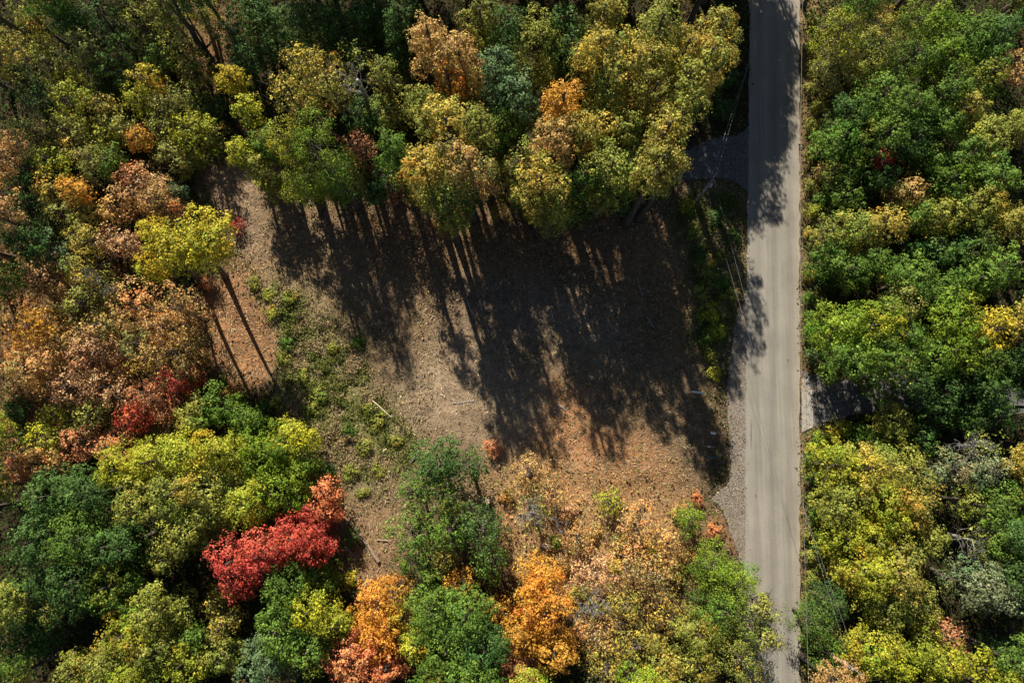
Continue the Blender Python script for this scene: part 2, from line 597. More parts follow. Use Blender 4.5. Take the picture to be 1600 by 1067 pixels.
for k_ in range(len(ry) - 1):
    a0 = base_n + 2 * k_
    rf.append((k_ * nu, (k_ + 1) * nu, a0 + 2, a0))
    rf.append((k_ * nu + nu - 1, a0 + 1, a0 + 3, (k_ + 1) * nu + nu - 1))
rm = bpy.data.meshes.new("road")
rm.from_pydata(rv, [], rf)
ua = rm.attributes.new("u", 'FLOAT', 'POINT')
ua.data.foreach_set("value", np.array(ru, dtype=np.float32))
tag(link("road", rm, M_ROAD), kind='structure')


def sheet(name, pts, z, mat, jit=0.12, step=0.5, drop=0.3):
    w = poly_w(pts)
    o = []
    for i in range(len(w)):
        a, b = w[i], w[(i + 1) % len(w)]
        n = max(1, int(np.linalg.norm(b - a) / step))
        for k in range(n):
            p = a + (b - a) * k / n
            j = np.array([fbm(np.array([p[0]]), np.array([p[1]]), 1.7, 3, 5.0)[0] - 0.5,
                          fbm(np.array([p[0]]), np.array([p[1]]), 1.7, 3, 95.0)[0] - 0.5]) * 2 * jit
            o.append(p + j)
    from mathutils.geometry import delaunay_2d_cdt
    n = len(o)
    V2, _, F2, _, _, _ = delaunay_2d_cdt([Vector((p[0], p[1])) for p in o], [(i, (i + 1) % n) for i in range(n)], [list(range(n))], 1, 1e-5)
    vv = [(p.x, p.y, z) for p in V2]
    ff = []
    for t in F2:
        p, q, r = [V2[i] for i in t[:3]]
        ff.append(tuple(t) if (q - p).cross(r - p) > 0 else tuple(reversed(t)))
    ec = {(t[i], t[(i + 1) % len(t)]) for t in ff for i in range(len(t))}
    m0 = len(vv)
    vv += [(p.x, p.y, z - drop) for p in V2]
    for (i, j) in sorted(ec):
        if (j, i) not in ec:
            ff.append((j, i, i + m0, j + m0))
    me = bpy.data.meshes.new(name)
    me.from_pydata(vv, [], ff)
    me.update()
    return tag(link(name, me, mat), kind='structure')

sheet("gravel_shoulder", P_SHOULDER, 0.052, M_GRAVEL, 0.25)
sheet("driveway", P_DRIVE_L, 0.050, M_DRIVE, 0.35)
sheet("driveway", P_DRIVE_R, 0.048, M_DRIVE, 0.35)
sheet("driveway_apron", P_APRON, 0.066, M_CONCRETE, 0.12)

# ------------------------------------------------------------------ loose ground cover
def scatter(n, wmap, thr_noise=None):
    X = RNG.uniform(-76, 76, n)
    Y = RNG.uniform(-58, 70, n)
    w = gsample(wmap, X, Y)
    if thr_noise is not None:
        w = w * np.clip((fbm(X, Y, thr_noise, 3, 12.0) - 0.35) * 4, 0.05, 1.2)
    k = RNG.random(n) < w
    return X[k], Y[k]


def rand_tris(C, s, nbias, spread):
    n = len(C)
    nn = nrm(np.array([0, 0, 1.0]) * nbias + RNG.normal(size=(n, 3)) * spread)
    t = nrm(np.cross(nn, RNG.normal(size=(n, 3))))
    b = np.cross(nn, t)
    s = s[:, None]
    asp = RNG.uniform(0.5, 0.9, (n, 1))
    return np.stack([C + t * s, C + (-0.5 * t + asp * b) * s, C + (-0.5 * t - asp * b) * s], 1)


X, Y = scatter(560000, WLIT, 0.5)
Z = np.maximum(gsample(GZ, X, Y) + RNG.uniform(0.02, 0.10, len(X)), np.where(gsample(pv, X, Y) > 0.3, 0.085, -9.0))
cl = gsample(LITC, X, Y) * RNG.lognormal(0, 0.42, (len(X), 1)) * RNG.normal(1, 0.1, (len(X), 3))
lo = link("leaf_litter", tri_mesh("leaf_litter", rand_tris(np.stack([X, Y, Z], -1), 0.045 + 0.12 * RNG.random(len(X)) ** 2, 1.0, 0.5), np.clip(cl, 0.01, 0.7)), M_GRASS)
tag(lo, "fallen autumn leaves and chips strewn over the cleared ground", "leaf litter", kind='stuff')

X, Y = scatter(1100000, np.clip(WGREEN + 0.13 * (1 - WUND) * np.clip(1 - 1.5 * pv, 0, 1), 0, 1), 0.45)
for bx0, bx1, by0, by1, nn_ in ((-37, -9, -14, 23, 330000), (20, 33, 0, 36, 60000), (34, 43, -36, 50, 70000)):      # thicker where the weeds grow
    xa = RNG.uniform(bx0, bx1, nn_)
    ya = RNG.uniform(by0, by1, nn_)
    wa = np.clip((gsample(WGREEN, xa, ya) - 0.3) * 1.6, 0, 1) * np.clip((fbm(xa, ya, 0.55, 3, 140.0) - 0.36) * 4.5, 0.08, 1)
    ka = RNG.random(nn_) < wa
    X = np.concatenate([X, xa[ka]])
    Y = np.concatenate([Y, ya[ka]])
Z0 = gsample(GZ, X, Y)
hgt = RNG.uniform(0.03, 0.55, len(X)) * np.clip((fbm(X, Y, 0.7, 3, 77.0) - 0.25) * 2.2, 0.1, 1.3) * (0.7 + 0.5 * gsample(WGREEN, X, Y))
gmix = np.clip((fbm(X, Y, 0.5, 3, 33.0) - 0.44) * 5 + (gsample(WGREEN, X, Y) - 0.45) * 1.2, 0, 1)[:, None]
cg = np.array([0.135, 0.155, 0.034]) * gmix + np.array([0.31, 0.235, 0.115]) * (1 - gmix)
cg = cg * RNG.lognormal(0, 0.35, (len(X), 1)) * RNG.normal(1, 0.08, (len(X), 3))
go = link("weedy_grass", tri_mesh("weedy_grass", rand_tris(np.stack([X, Y, Z0 + hgt], -1), RNG.uniform(0.05, 0.17, len(X)), 0.7, 0.7), np.clip(cg, 0.01, 0.6)), M_GRASS)
tag(go, "green and straw-coloured weeds growing over the rough ground", "grass", kind='stuff')

X, Y = scatter(420000, WUND * 0.8)
uh = np.clip((fbm(X, Y, 0.55, 3, 21.0) - 0.3) * 3.2, 0.05, 1.9)
Zu = gsample(GZ, X, Y) + uh * RNG.uniform(0.25, 1.0, len(X))
um = fbm(X, Y, 0.3, 3, 91.0)[:, None]
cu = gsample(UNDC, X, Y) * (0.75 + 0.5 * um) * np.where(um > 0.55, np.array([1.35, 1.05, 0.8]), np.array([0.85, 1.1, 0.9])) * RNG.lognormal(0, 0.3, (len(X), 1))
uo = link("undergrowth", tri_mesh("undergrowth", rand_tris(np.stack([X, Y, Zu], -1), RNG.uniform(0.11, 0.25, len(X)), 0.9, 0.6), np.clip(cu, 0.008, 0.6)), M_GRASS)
tag(uo, "low leafy undergrowth covering the floor of the woods", "undergrowth", kind='stuff')

# loose gravel on and around the shoulder and the driveway mouths
GRV = blur((inside(poly_w(P_SHOULDER), GX, GY)).astype(float), 2, 2) + 0.5 * blur((inside(poly_w(P_DRIVE_R), GX, GY) | inside(poly_w(P_DRIVE_L), GX, GY)).astype(float), 2, 2)
GRV *= 1 - blur(((GX > le2 + 0.25) & (GX < re2 - 0.1)).astype(float), 1, 1)
X = RNG.uniform(15, 60, 420000)
Y = RNG.uniform(-30, 45, 420000)
k = RNG.random(len(X)) < gsample(GRV, X, Y) * np.clip((fbm(X, Y, 0.8, 3, 2.0) - 0.25) * 2.2, 0.05, 1)
X, Y = X[k], Y[k]
Zg = np.maximum(gsample(GZ, X, Y) + 0.02, np.where(gsample(pv, X, Y) > 0.4, 0.075, -9.0))
cgv = np.array([0.25, 0.21, 0.16]) * RNG.lognormal(0, 0.5, (len(X), 1))
gvo = link("loose_gravel", tri_mesh("loose_gravel", rand_tris(np.stack([X, Y, Zg], -1), RNG.uniform(0.03, 0.10, len(X)), 1.0, 0.5), np.clip(cgv, 0.02, 0.6)), M_GRASS)
tag(gvo, "loose gravel scattered over the road shoulder and driveway mouths", "gravel", kind='stuff')

# dead grass stems lying and standing in the clearing
X = RNG.uniform(-45, 32, 70000)
Y = RNG.uniform(-25, 40, 70000)
w = np.clip(gsample(COLR, X, Y)[:, 0] - 0.10, 0, 0.2) * 5
k = RNG.random(len(X)) < w
X, Y = X[k], Y[k]
an = fbm(X, Y, 0.15, 2, 3.0) * 9 + RNG.normal(0, 0.5, len(X))
dv = np.stack([np.cos(an), np.sin(an), RNG.uniform(0.0, 0.5, len(X))], -1) * RNG.uniform(0.2, 0.6, (len(X), 1))
sd = np.stack([-np.sin(an), np.cos(an), np.zeros(len(X))], -1) * RNG.uniform(0.02, 0.05, (len(X), 1))
B = np.stack([X, Y, gsample(GZ, X, Y) + 0.03], -1)
cs = np.array([0.36, 0.27, 0.16]) * RNG.lognormal(0, 0.35, (len(X), 1))
so = link("dry_straw", tri_mesh("dry_straw", np.stack([B - sd, B + sd, B + dv], 1), np.clip(cs, 0.02, 0.7)), M_GRASS)
tag(so, "dry straw and dead grass stems lying over the bare soil", "dry grass", kind='stuff')

# ------------------------------------------------------------------ foliage
PAL = {
    # name: (first colour, second colour, share of the second, wording)
    'dg': ((0.030, 0.062, 0.014), (0.056, 0.10, 0.022), 0.45, "dark green"),
    'bg': ((0.045, 0.085, 0.032), (0.085, 0.125, 0.05), 0.5, "blue-green"),
    'g': ((0.048, 0.092, 0.014), (0.088, 0.138, 0.019), 0.5, "mid green"),
    'br': ((0.070, 0.125, 0.011), (0.125, 0.165, 0.014), 0.5, "bright green"),
    'yg': ((0.135, 0.165, 0.016), (0.24, 0.23, 0.020), 0.5, "yellow-green"),
    'ol': ((0.100, 0.122, 0.021), (0.19, 0.185, 0.032), 0.5, "olive green"),
    'po': ((0.125, 0.14, 0.030), (0.20, 0.19, 0.042), 0.5, "pale olive"),
    'og': ((0.115, 0.125, 0.024), (0.33, 0.235, 0.04), 0.42, "olive and gold"),
    'oo': ((0.135, 0.125, 0.035), (0.40, 0.225, 0.07), 0.45, "olive and orange"),
    'y': ((0.21, 0.18, 0.016), (0.31, 0.24, 0.022), 0.5, "yellow"),
    'yv': ((0.15, 0.165, 0.018), (0.35, 0.285, 0.025), 0.62, "bright yellow"),
    'go': ((0.275, 0.135, 0.020), (0.345, 0.18, 0.028), 0.5, "golden orange"),
    'o': ((0.33, 0.13, 0.02), (0.42, 0.19, 0.028), 0.5, "orange"),
    'to': ((0.225, 0.155, 0.05), (0.37, 0.195, 0.07), 0.55, "tan and orange"),
    'tp': ((0.25, 0.155, 0.07), (0.38, 0.21, 0.10), 0.5, "pinkish tan"),
    'rb': ((0.23, 0.115, 0.05), (0.38, 0.15, 0.065), 0.5, "russet brown"),
    'r': ((0.30, 0.034, 0.026), (0.38, 0.085, 0.045), 0.5, "crimson red"),
    'co': ((0.38, 0.105, 0.045), (0.44, 0.16, 0.06), 0.5, "coral red"),
    'dr': ((0.17, 0.022, 0.022), (0.28, 0.05, 0.03), 0.5, "deep red"),
    'gg': ((0.085, 0.11, 0.048), (0.15, 0.17, 0.08), 0.5, "grey-green"),
}


for k_ in PAL:
    a_, b_, c_, d_ = PAL[k_]
    PAL[k_] = (tuple(v * 1.62 for v in a_), tuple(v * 1.62 for v in b_), c_, d_)


VARY = [(1.35, 0.95, 0.8), (0.72, 0.95, 0.9), (1.2, 1.15, 0.8), (0.85, 0.8, 0.8)]      # boughs that turned earlier or later than the rest


def make_foliage(rng, R, Hv, pal, kind, deep=False):
    """loose leaves on clumps on lobes; centre of the crown at the origin. returns triangles, colours, clump centres"""
    c1, c2, share, _ = PAL[pal]
    c1 = np.array(c1)
    c2 = np.array(c2)
    if kind == 'c':
        cr, per, s0, s1 = 0.75, 36, 0.055, 0.12
    elif kind == 's':
        cr, per, s0, s1 = 0.60, 18, 0.075, 0.165
    elif kind == 'h':
        cr, per, s0, s1 = 0.42, 15, 0.07, 0.15
    else:
        cr, per, s0, s1 = 0.60, 23, 0.075, 0.17
    nl = int(rng.integers(7, 11)) if R > 1.6 else int(rng.integers(4, 7))
    lobes = [(0.0, 0.0, 0.28 * Hv, 0.50 * R)]
    a0 = rng.uniform(0, 6.28)
    for i in range(nl):
        a = a0 + 2 * math.pi * i / nl + rng.normal(0, 0.25)
        rr = R * rng.uniform(0.38, 0.68)
        lr = R * rng.uniform(0.28, 0.46)
        lobes.append((rr * math.cos(a), rr * math.sin(a), Hv * rng.uniform(-0.45, 0.35), lr))
    if kind != 'h':
        nlow = nl if deep else nl // 2 + 1
        for i in range(nlow):                   # lower tier
            a = a0 + 0.5 + 2 * math.pi * i / nlow + rng.normal(0, 0.3)
            rr = R * rng.uniform(0.30, 0.60)
            lobes.append((rr * math.cos(a), rr * math.sin(a), Hv * rng.uniform(-0.85, -0.4), R * rng.uniform(0.26, 0.38) * (1.15 if deep else 1.0)))
    cc = []
    ci = []
    cw = []
    for lx, ly, lz, lr in lobes:
        n = max(5, int(3.6 * (lr / cr) ** 2 * (0.75 if kind == 's' else 1.0)))
        v = nrm(rng.normal(size=(n * 2, 3)))
        v = v[v[:, 2] > -0.62][:n]
        rad = lr * rng.uniform(0.72, 1.06, (len(v), 1))
        p = v * rad * np.array([1, 1, min(1.15, 0.5 * Hv / R + 0.4)]) + np.array([lx, ly, lz])
        cc.append(p)
        lobe_t = rng.normal(0, 0.30)
        cw.append(np.full(len(v), lobe_t))
        ci.append(np.tile(np.array(VARY[int(rng.integers(len(VARY)))] if rng.random() < 0.18 else (1.0, 1.0, 1.0)), (len(v), 1)))
    cc = np.concatenate(cc)
    cw = np.concatenate(cw)
    ci = np.concatenate(ci)
    ncl = len(cc)
    cw = np.clip(share + cw + rng.normal(0, 0.22, ncl), 0, 1)
    cb = rng.lognormal(0, 0.16, ncl)
    if kind == 's':
        keep = rng.random(ncl) < 0.9
        cc, cw, cb, ci = cc[keep], cw[keep], cb[keep], ci[keep]
        ncl = len(cc)
    idx = np.repeat(np.arange(ncl), per)
    n = len(idx)
    u = nrm(rng.normal(size=(n, 3)) + np.array([0, 0, 0.35]))
    crs = (cr * rng.uniform(0.65, 1.25, ncl))[idx][:, None]
    rr = rng.uniform(0.35, 1.0, (n, 1)) ** 0.6
    pos = cc[idx] + u * crs * rr * np.array([1, 1, 0.72])
    outw = nrm(cc[idx] / np.array([R, R, Hv]))
    nn = nrm(u * 0.8 + outw * 0.45 + np.array([0, 0, 0.25]) + rng.normal(size=(n, 3)) * 0.32)
    t = nrm(np.cross(nn, rng.normal(size=(n, 3))))
    b = np.cross(nn, t)
    s = rng.uniform(s0, s1, (n, 1))
    asp = rng.uniform(0.55, 0.95, (n, 1))
    P = np.stack([pos + t * s * 1.1, pos + (-0.5 * t + asp * b) * s, pos + (-0.5 * t - asp * b) * s], 1)
    w = np.clip(cw[idx] + rng.normal(0, 0.18, n), 0, 1)[:, None]
    C = (c1 * (1 - w) + c2 * w) * ci[idx] * cb[idx][:, None] * rng.lognormal(0, 0.2, (n, 1)) * rng.normal(1, 0.06, (n, 3))
    return P, np.clip(C, 0.004, 0.75), cc


def branch(T, rng, p, dvec, L, r, depth, k=4):
    """a crooked branch with its own side branches"""
    pts = [p]
    rad = [r]
    dcur = dvec.normalized()
    n = 4
    for i in range(n):
        dcur = (dcur + Vector(rng.normal(0, 0.16, 3))).normalized()
        p = p + dcur * (L / n)
        pts.append(p)
        rad.append(r * (1 - 0.75 * (i + 1) / n))
        if depth > 0 and i >= 1:
            for _ in range(int(rng.integers(1, 3))):
                nd = (dcur + Vector(rng.normal(0, 0.65, 3)) + Vector((0, 0, 0.15))).normalized()
                branch(T, rng, p, nd, L * rng.uniform(0.4, 0.62), max(rad[-1] * 0.62, 0.012), depth - 1, 3)
    T.add(pts, rad, k, cap=False)


def trunk_mesh(rng, base_h, hc, R, Hv, cc, kind, lean=(0, 0)):
    """tapered trunk with root flare, limbs up to the clumps. coordinates relative to the base of the tree"""
    T = Tubes()
    H = hc + 0.45 * Hv
    r0 = 0.09 + 0.018 * H
    n = 8
    pts = []
    rad = []
    bx, by = rng.normal(0, 0.18, 2)
    for i in range(n + 1):
        t = i / n
        z = -0.3 + (H + 0.3) * t
        pts.append((bx * math.sin(t * 5) - lean[0] * (1 - t), by * math.sin(t * 4) - lean[1] * (1 - t), z))
        rad.append(r0 * ((1.55 if i == 0 else 1.15 if i == 1 else 1.0) - 0.72 * t))
    T.add(pts, rad, 7)
    m = 9 if kind == 'd' else 26
    if len(cc):
        pick = rng.choice(len(cc), size=min(m, len(cc)), replace=False)
        for q in pick:
            tgt = Vector(cc[q]) + Vector((0, 0, hc))
            t = rng.uniform(0.45 if lean == (0, 0) or lean == (0.0, 0.0) else 0.78, 0.95)
            i = t * n
            i0 = min(int(i), n - 1)
            st = Vector(pts[i0]).lerp(Vector(pts[i0 + 1]), i - i0)
            mid = st.lerp(tgt, 0.5) + Vector((rng.normal(0, 0.25), rng.normal(0, 0.25), 0.35))
            rb = rad[i0] * 0.42
            if kind == 'd':
                T.add([st, mid, tgt], [rb, rb * 0.6, rb * 0.15], 4, cap=False)
            else:
                T.add([st, mid, tgt], [rb, rb * 0.6, rb * 0.2], 4, cap=False)
                for _ in range(3):
                    e = tgt + Vector(rng.normal(0, 0.55, 3))
                    T.add([mid.lerp(tgt, 0.6), e], [rb * 0.3, 0.012], 3, cap=False)
    return T


# x, y, radius (photo pixels, of the crown), height of the tree top (m), palette, kind
# kinds: d dense crown, s thin crown with limbs showing, c feathery fine leaves, b leafless, h shrub
TREES = [
    # --- north edge of the clearing, tall wood
    (460, 62, 50, 19, 'og', 's'), (435, 118, 42, 20, 'og', 's'), (505, 108, 32, 19, 'og', 's'), (548, 92, 48, 18, 'gg', 'b'), (590, 92, 30, 15, 'ol', 's'),
    (400, 40, 45, 11, 'dg', 'd'), (375, 85, 35, 9, 'dg', 'd'), (530, 18, 42, 11, 'dg', 's'), (585, 20, 38, 10, 'dg', 's'),
    (472, 205, 64, 21, 'br', 'c'), (425, 190, 36, 18, 'yg', 'c'), (448, 262, 34, 15, 'yg', 'c'), (508, 250, 34, 17, 'g', 'c'),
    (556, 218, 28, 12, 'rb', 's'), (604, 212, 30, 17, 'g', 'd'), (592, 150, 34, 13, 'ol', 's'), (560, 262, 24, 9, 'oo', 's'),
    (660, 20, 44, 20, 'oo', 'd'), (712, 48, 54, 21, 'oo', 'd'), (695, 95, 32, 18, 'o', 's'), (655, 135, 34, 18, 'ol', 'd'),
    (690, 165, 56, 22, 'og', 'd'), (655, 240, 44, 21, 'og', 'd'), (722, 228, 52, 22, 'oo', 'd'), (690, 292, 46, 19, 'ol', 'd'), (745, 170, 36, 20, 'ol', 'd'),
    (775, 72, 50, 19, 'bg', 'd'), (812, 118, 44, 18, 'bg', 'd'), (790, 178, 34, 15, 'g', 'd'), (842, 34, 50, 19, 'ol', 'd'), (795, 10, 36, 18, 'dg', 'd'),
    (885, 130, 38, 20, 'go', 'd'), (868, 190, 44, 21, 'oo', 'd'), (850, 255, 52, 21, 'og', 'd'), (872, 300, 38, 17, 'ol', 'd'), (820, 225, 34, 18, 'ol', 's'),
    (945, 40, 48, 22, 'og', 'd'), (1005, 58, 58, 22, 'og', 'd'), (960, 105, 44, 20, 'ol', 'd'), (1035, 112, 48, 21, 'og', 'd'), (895, 55, 32, 17, 'dg', 'd'),
    (1085, 40, 56, 21, 'og', 'd'), (1130, 58, 42, 21, 'og', 'd'), (1095, 95, 40, 21, 'ol', 'd'), (1140, 8, 40, 20, 'og', 'd'), (1050, 0, 50, 22, 'ol', 'd'),
    (930, 178, 42, 20, 'og', 'd'), (990, 175, 48, 20, 'ol', 'd'), (1055, 180, 36, 23, 'og', 'd'), (1045, 232, 40, 22.5, 'og', 'd'), (965, 238, 50, 20, 'ol', 'd'),
    (920, 262, 34, 17, 'g', 'd'), (1000, 252, 30, 16, 'ol', 'd'),
    (425, 282, 26, 7, 'ol', 'd'), (470, 288, 28, 8, 'dg', 'd'), (500, 282, 26, 8, 'ol', 'd'), (575, 288, 28, 9, 'dg', 'd'), (620, 262, 28, 11, 'ol', 'd'),  # low understorey from here on added to fill out the clearing's shadow
    (650, 285, 30, 10, 'ol', 'd'), (735, 292, 30, 11, 'dg', 'd'), (790, 268, 32, 11, 'og', 'd'), (820, 296, 28, 9, 'ol', 'd'), (900, 312, 30, 11, 'dg', 'd'), (945, 296, 32, 12, 'ol', 'd'),
    (985, 290, 30, 11, 'dg', 'd'), (1035, 272, 28, 10, 'ol', 'd'), (760, 235, 30, 13, 'ol', 'd'), (1064, 226, 32, 21.5, 'og', 'd'), (1088, 140, 32, 20, 'ol', 'd'), (1120, 105, 30, 12, 'dg', 'd'),  # tall pair added to carry the cast shadow towards the gravel
    (600, 265, 30, 10, 'dg', 's'), (520, 285, 28, 8, 'ol', 's'), (560, 165, 32, 11, 'dg', 'd'), (620, 60, 36, 12, 'dg', 'd'), (545, 55, 34, 11, 'dg', 'd'), (500, 10, 40, 13, 'dg', 'd'), (450, 5, 40, 13, 'dg', 'd'),  # dark-green crowns added here to darken the gaps like deep shade
    (560, -8, 42, 14, 'dg', 'd'), (620, -2, 40, 15, 'dg', 'd'), (750, -5, 40, 18, 'ol', 'd'), (890, 0, 44, 18, 'dg', 'd'), (950, -12, 44, 20, 'og', 'd'), (390, -2, 42, 12, 'dg', 'd'), (350, 30, 34, 9, 'dg', 's'),  # dark leaf colour stands in for shade along this outer row
    # --- thin wood in the north-west
    (20, -5, 40, 12, 'ol', 's'), (80, 0, 42, 12, 'dg', 'd'), (140, 8, 40, 12, 'dg', 's'), (185, -5, 38, 11, 'ol', 's'), (240, -5, 40, 11, 'ol', 's'), (300, 5, 34, 9, 'ol', 's'), (180, 60, 34, 9, 'dg', 's'),  # dark-green ones in this row imitate the shade by leaf colour
    (300, 100, 34, 7, 'ol', 's'), (282, 140, 32, 7, 'ol', 's'), (325, 165, 28, 5, 'dg', 's'), (10, 110, 34, 10, 'dg', 's'), (15, 260, 34, 8, 'dg', 'd'), (20, 315, 32, 8, 'dg', 's'),
    (330, 205, 24, 5, 'po', 's'), (170, 185, 30, 9, 'po', 's'), (115, 325, 28, 9, 'og', 's'), (150, 365, 30, 9, 'tp', 's'),
    (215, 30, 46, 10, 'ol', 's'), (262, 60, 42, 9, 'ol', 's'), (230, 75, 34, 8, 'g', 's'), (214, 112, 28, 10, 'y', 's'), (198, 142, 28, 9, 'yg', 's'),
    (245, 150, 38, 9, 'po', 's'), (292, 195, 40, 9, 'yg', 's'), (245, 195, 34, 8, 'ol', 's'), (203, 206, 22, 9, 'go', 's'), (262, 235, 34, 7, 'po', 's'),
    (352, 112, 26, 12, 'y', 'd'), (375, 155, 28, 13, 'yg', 'd'), (362, 224, 27, 11, 'yg', 'd'), (392, 250, 24, 10, 'ol', 'd'), (400, 205, 26, 13, 'g', 'd'),
    (60, 85, 44, 10, 'ol', 's'), (30, 40, 36, 9, 'og', 's'), (115, 60, 42, 11, 'po', 's'), (150, 95, 36, 9, 'dg', 's'), (95, 142, 46, 11, 'yg', 's'), (45, 150, 34, 9, 'dg', 's'),
    (145, 155, 30, 9, 'og', 's'), (30, 195, 34, 9, 'po', 's'), (85, 195, 38, 10, 'po', 's'), (140, 205, 32, 9, 'yg', 's'),
    (60, 240, 42, 11, 'yg', 's'), (118, 236, 36, 11, 'po', 's'), (150, 240, 28, 10, 'g', 's'), (100, 288, 24, 11, 'go', 'd'), (60, 290, 30, 10, 'og', 's'), (82, 330, 36, 10, 'po', 's'),
    (195, 272, 46, 10, 'tp', 's'), (232, 308, 42, 10, 'to', 's'), (165, 318, 36, 9, 'to', 's'), (268, 292, 18, 6, 'bg', 's'),
    (18, 370, 42, 12, 'dg', 'd'), (62, 385, 30, 10, 'bg', 's'), (112, 362, 32, 11, 'og', 's'),
    # --- the pair of yellow trees and their neighbours
    (318, 366, 52, 15.5, 'yv', 'd'), (268, 386, 46, 15, 'yv', 'd'),
    (222, 352, 22, 10, 'y', 'd'), (228, 414, 28, 9, 'yg', 'd'), (186, 372, 30, 9, 'tp', 's'),
    # --- orange thin wood in the west
    (45, 425, 42, 11, 'to', 's'), (100, 412, 38, 11, 'og', 's'), (150, 440, 40, 9, 'gg', 'b'), (12, 440, 30, 10, 'tp', 's'), (115, 468, 40, 10, 'ol', 's'),
    (30, 505, 46, 12, 'go', 's'), (18, 568, 44, 12, 'to', 'd'), (75, 525, 36, 10, 'oo', 's'), (135, 505, 32, 10, 'oo', 's'),
    (200, 470, 46, 11, 'to', 's'), (262, 478, 44, 11, 'to', 's'), (200, 535, 46, 11, 'oo', 's'), (262, 545, 48, 11, 'oo', 's'), (230, 505, 40, 12, 'to', 's'),
    (118, 548, 42, 11, 'tp', 's'), (90, 600, 44, 10, 'tp', 's'), (150, 605, 38, 9, 'tp', 's'), (130, 648, 34, 8, 'po', 's'),
    (266, 592, 32, 8, 'r', 's'), (215, 612, 34, 8, 'rb', 's'), (198, 648, 36, 7, 'r', 's'), (250, 640, 28, 6, 'rb', 's'),
    (80, 648, 36, 7, 'yg', 's'), (58, 688, 38, 7, 'yg', 's'), (118, 690, 36, 7, 'rb', 's'), (45, 725, 42, 8, 'to', 's'), (10, 735, 36, 9, 'rb', 's'), (158, 700, 30, 8, 'rb', 's'),
    # --- south-west wood
    (288, 645, 34, 8, 'ol', 'd'), (335, 638, 38, 7, 'g', 'd'), (375, 660, 34, 8, 'g', 'd'),
    (165, 735, 42, 13, 'yg', 'd'), (215, 722, 46, 14, 'yg', 'd'), (270, 715, 46, 14, 'yg', 'd'), (245, 775, 52, 15, 'ol', 'd'), (305, 770, 52, 14, 'ol', 'd'),
    (190, 790, 36, 13, 'ol', 'd'), (270, 840, 44, 13, 'ol', 'd'), (312, 822, 34, 12, 'ol', 'd'), (240, 880, 28, 10, 'ol', 'd'),
    (330, 705, 40, 13, 'yg', 'd'), (395, 715, 50, 11, 'br', 'd'), (445, 690, 46, 9, 'yg', 'd'), (420, 770, 54, 10, 'br', 'd'), (370, 790, 40, 13, 'yg', 'd'), (462, 742, 34, 8, 'br', 'd'),
    
    (45, 780, 50, 13, 'dg', 'd'), (105, 775, 48, 14, 'dg', 'd'), (30, 850, 52, 13, 'dg', 'd'), (95, 850, 54, 15, 'g', 'd'), (150, 860, 46, 14, 'dg', 'd'),
    (85, 920, 54, 14, 'dg', 'd'), (145, 925, 46, 13, 'g', 'd'), (25, 930, 44, 11, 'dg', 'd'), (30, 1000, 46, 9, 'dg', 'd'), (55, 960, 36, 9, 'ol', 's'),
    (218, 968, 44, 13, 'ol', 'd'), (172, 1002, 42, 13, 'yg', 'd'), (220, 1030, 46, 13, 'ol', 'd'), (140, 1048, 42, 13, 'ol', 'd'), (90, 1062, 30, 11, 'ol', 'd'),
    (268, 1048, 34, 11, 'yg', 'd'), (285, 1005, 22, 9, 'g', 'd'), (335, 985, 30, 8, 'og', 's'), (325, 945, 24, 7, 'og', 's'), (330, 1040, 32, 9, 'ol', 'd'),
    (345, 885, 42, 14, 'r', 'd'), (392, 874, 40, 14, 'r', 'd'), (440, 850, 40, 12, 'r', 'd'), (480, 830, 36, 8, 'dr', 'd'), (480, 866, 32, 10, 'r', 'd'),
    (498, 772, 26, 8, 'co', 'd'), (507, 802, 22, 6.5, 'co', 'd'), (365, 922, 26, 9, 'r', 'd'),
    (492, 905, 34, 7, 'g', 'd'), (425, 940, 46, 13, 'g', 'd'), (470, 965, 46, 13, 'yg', 'd'), (420, 1000, 50, 14, 'g', 'd'), (470, 1025, 44, 13, 'g', 'd'), (400, 1055, 44, 13, 'bg', 'd'),
    (515, 985, 28, 11, 'yg', 'd'),
    # --- south edge of the clearing
    (580, 955, 40, 10, 'o', 'd'), (612, 930, 32, 9, 'go', 's'), (625, 970, 34, 9, 'y', 's'), (580, 1005, 40, 10, 'o', 'd'), (545, 1045, 48, 11, 'co', 'd'), (600, 1050, 36, 10, 'co', 'd'),
    (640, 1020, 26, 10, 'yg', 'd'),
    (680, 728, 44, 12, 'dg', 'd'), (728, 730, 38, 11, 'dg', 's'), (640, 772, 34, 10, 'g', 's'), (690, 775, 36, 11, 'g', 's'),
    (636, 835, 40, 11, 'g', 's'), (700, 838, 46, 12, 'g', 's'), (752, 832, 46, 12, 'dg', 's'), (642, 885, 36, 10, 'g', 's'), (762, 882, 34, 10, 'g', 's'),
    (690, 885, 26, 5, 'og', 's'), (722, 920, 28, 7, 'go', 's'), (780, 960, 26, 8, 'go', 's'),
    (668, 965, 44, 13, 'g', 'd'), (725, 975, 46, 13, 'g', 'd'), (690, 1030, 52, 13, 'g', 'd'), (752, 1030, 42, 12, 'dg', 'd'),
    (845, 915, 42, 10, 'go', 'd'), (850, 965, 48, 11, 'o', 'd'), (820, 1010, 40, 10, 'go', 'd'), (870, 1030, 42, 10, 'go', 'd'), (815, 1055, 36, 9, 'rb', 'd'),
    (828, 740, 36, 5, 'to', 's'), (865, 775, 30, 5, 'to', 's'), (835, 800, 34, 6, 'gg', 'b'), (955, 785, 24, 4, 'yg', 's'), (1000, 825, 38, 5, 'to', 's'),
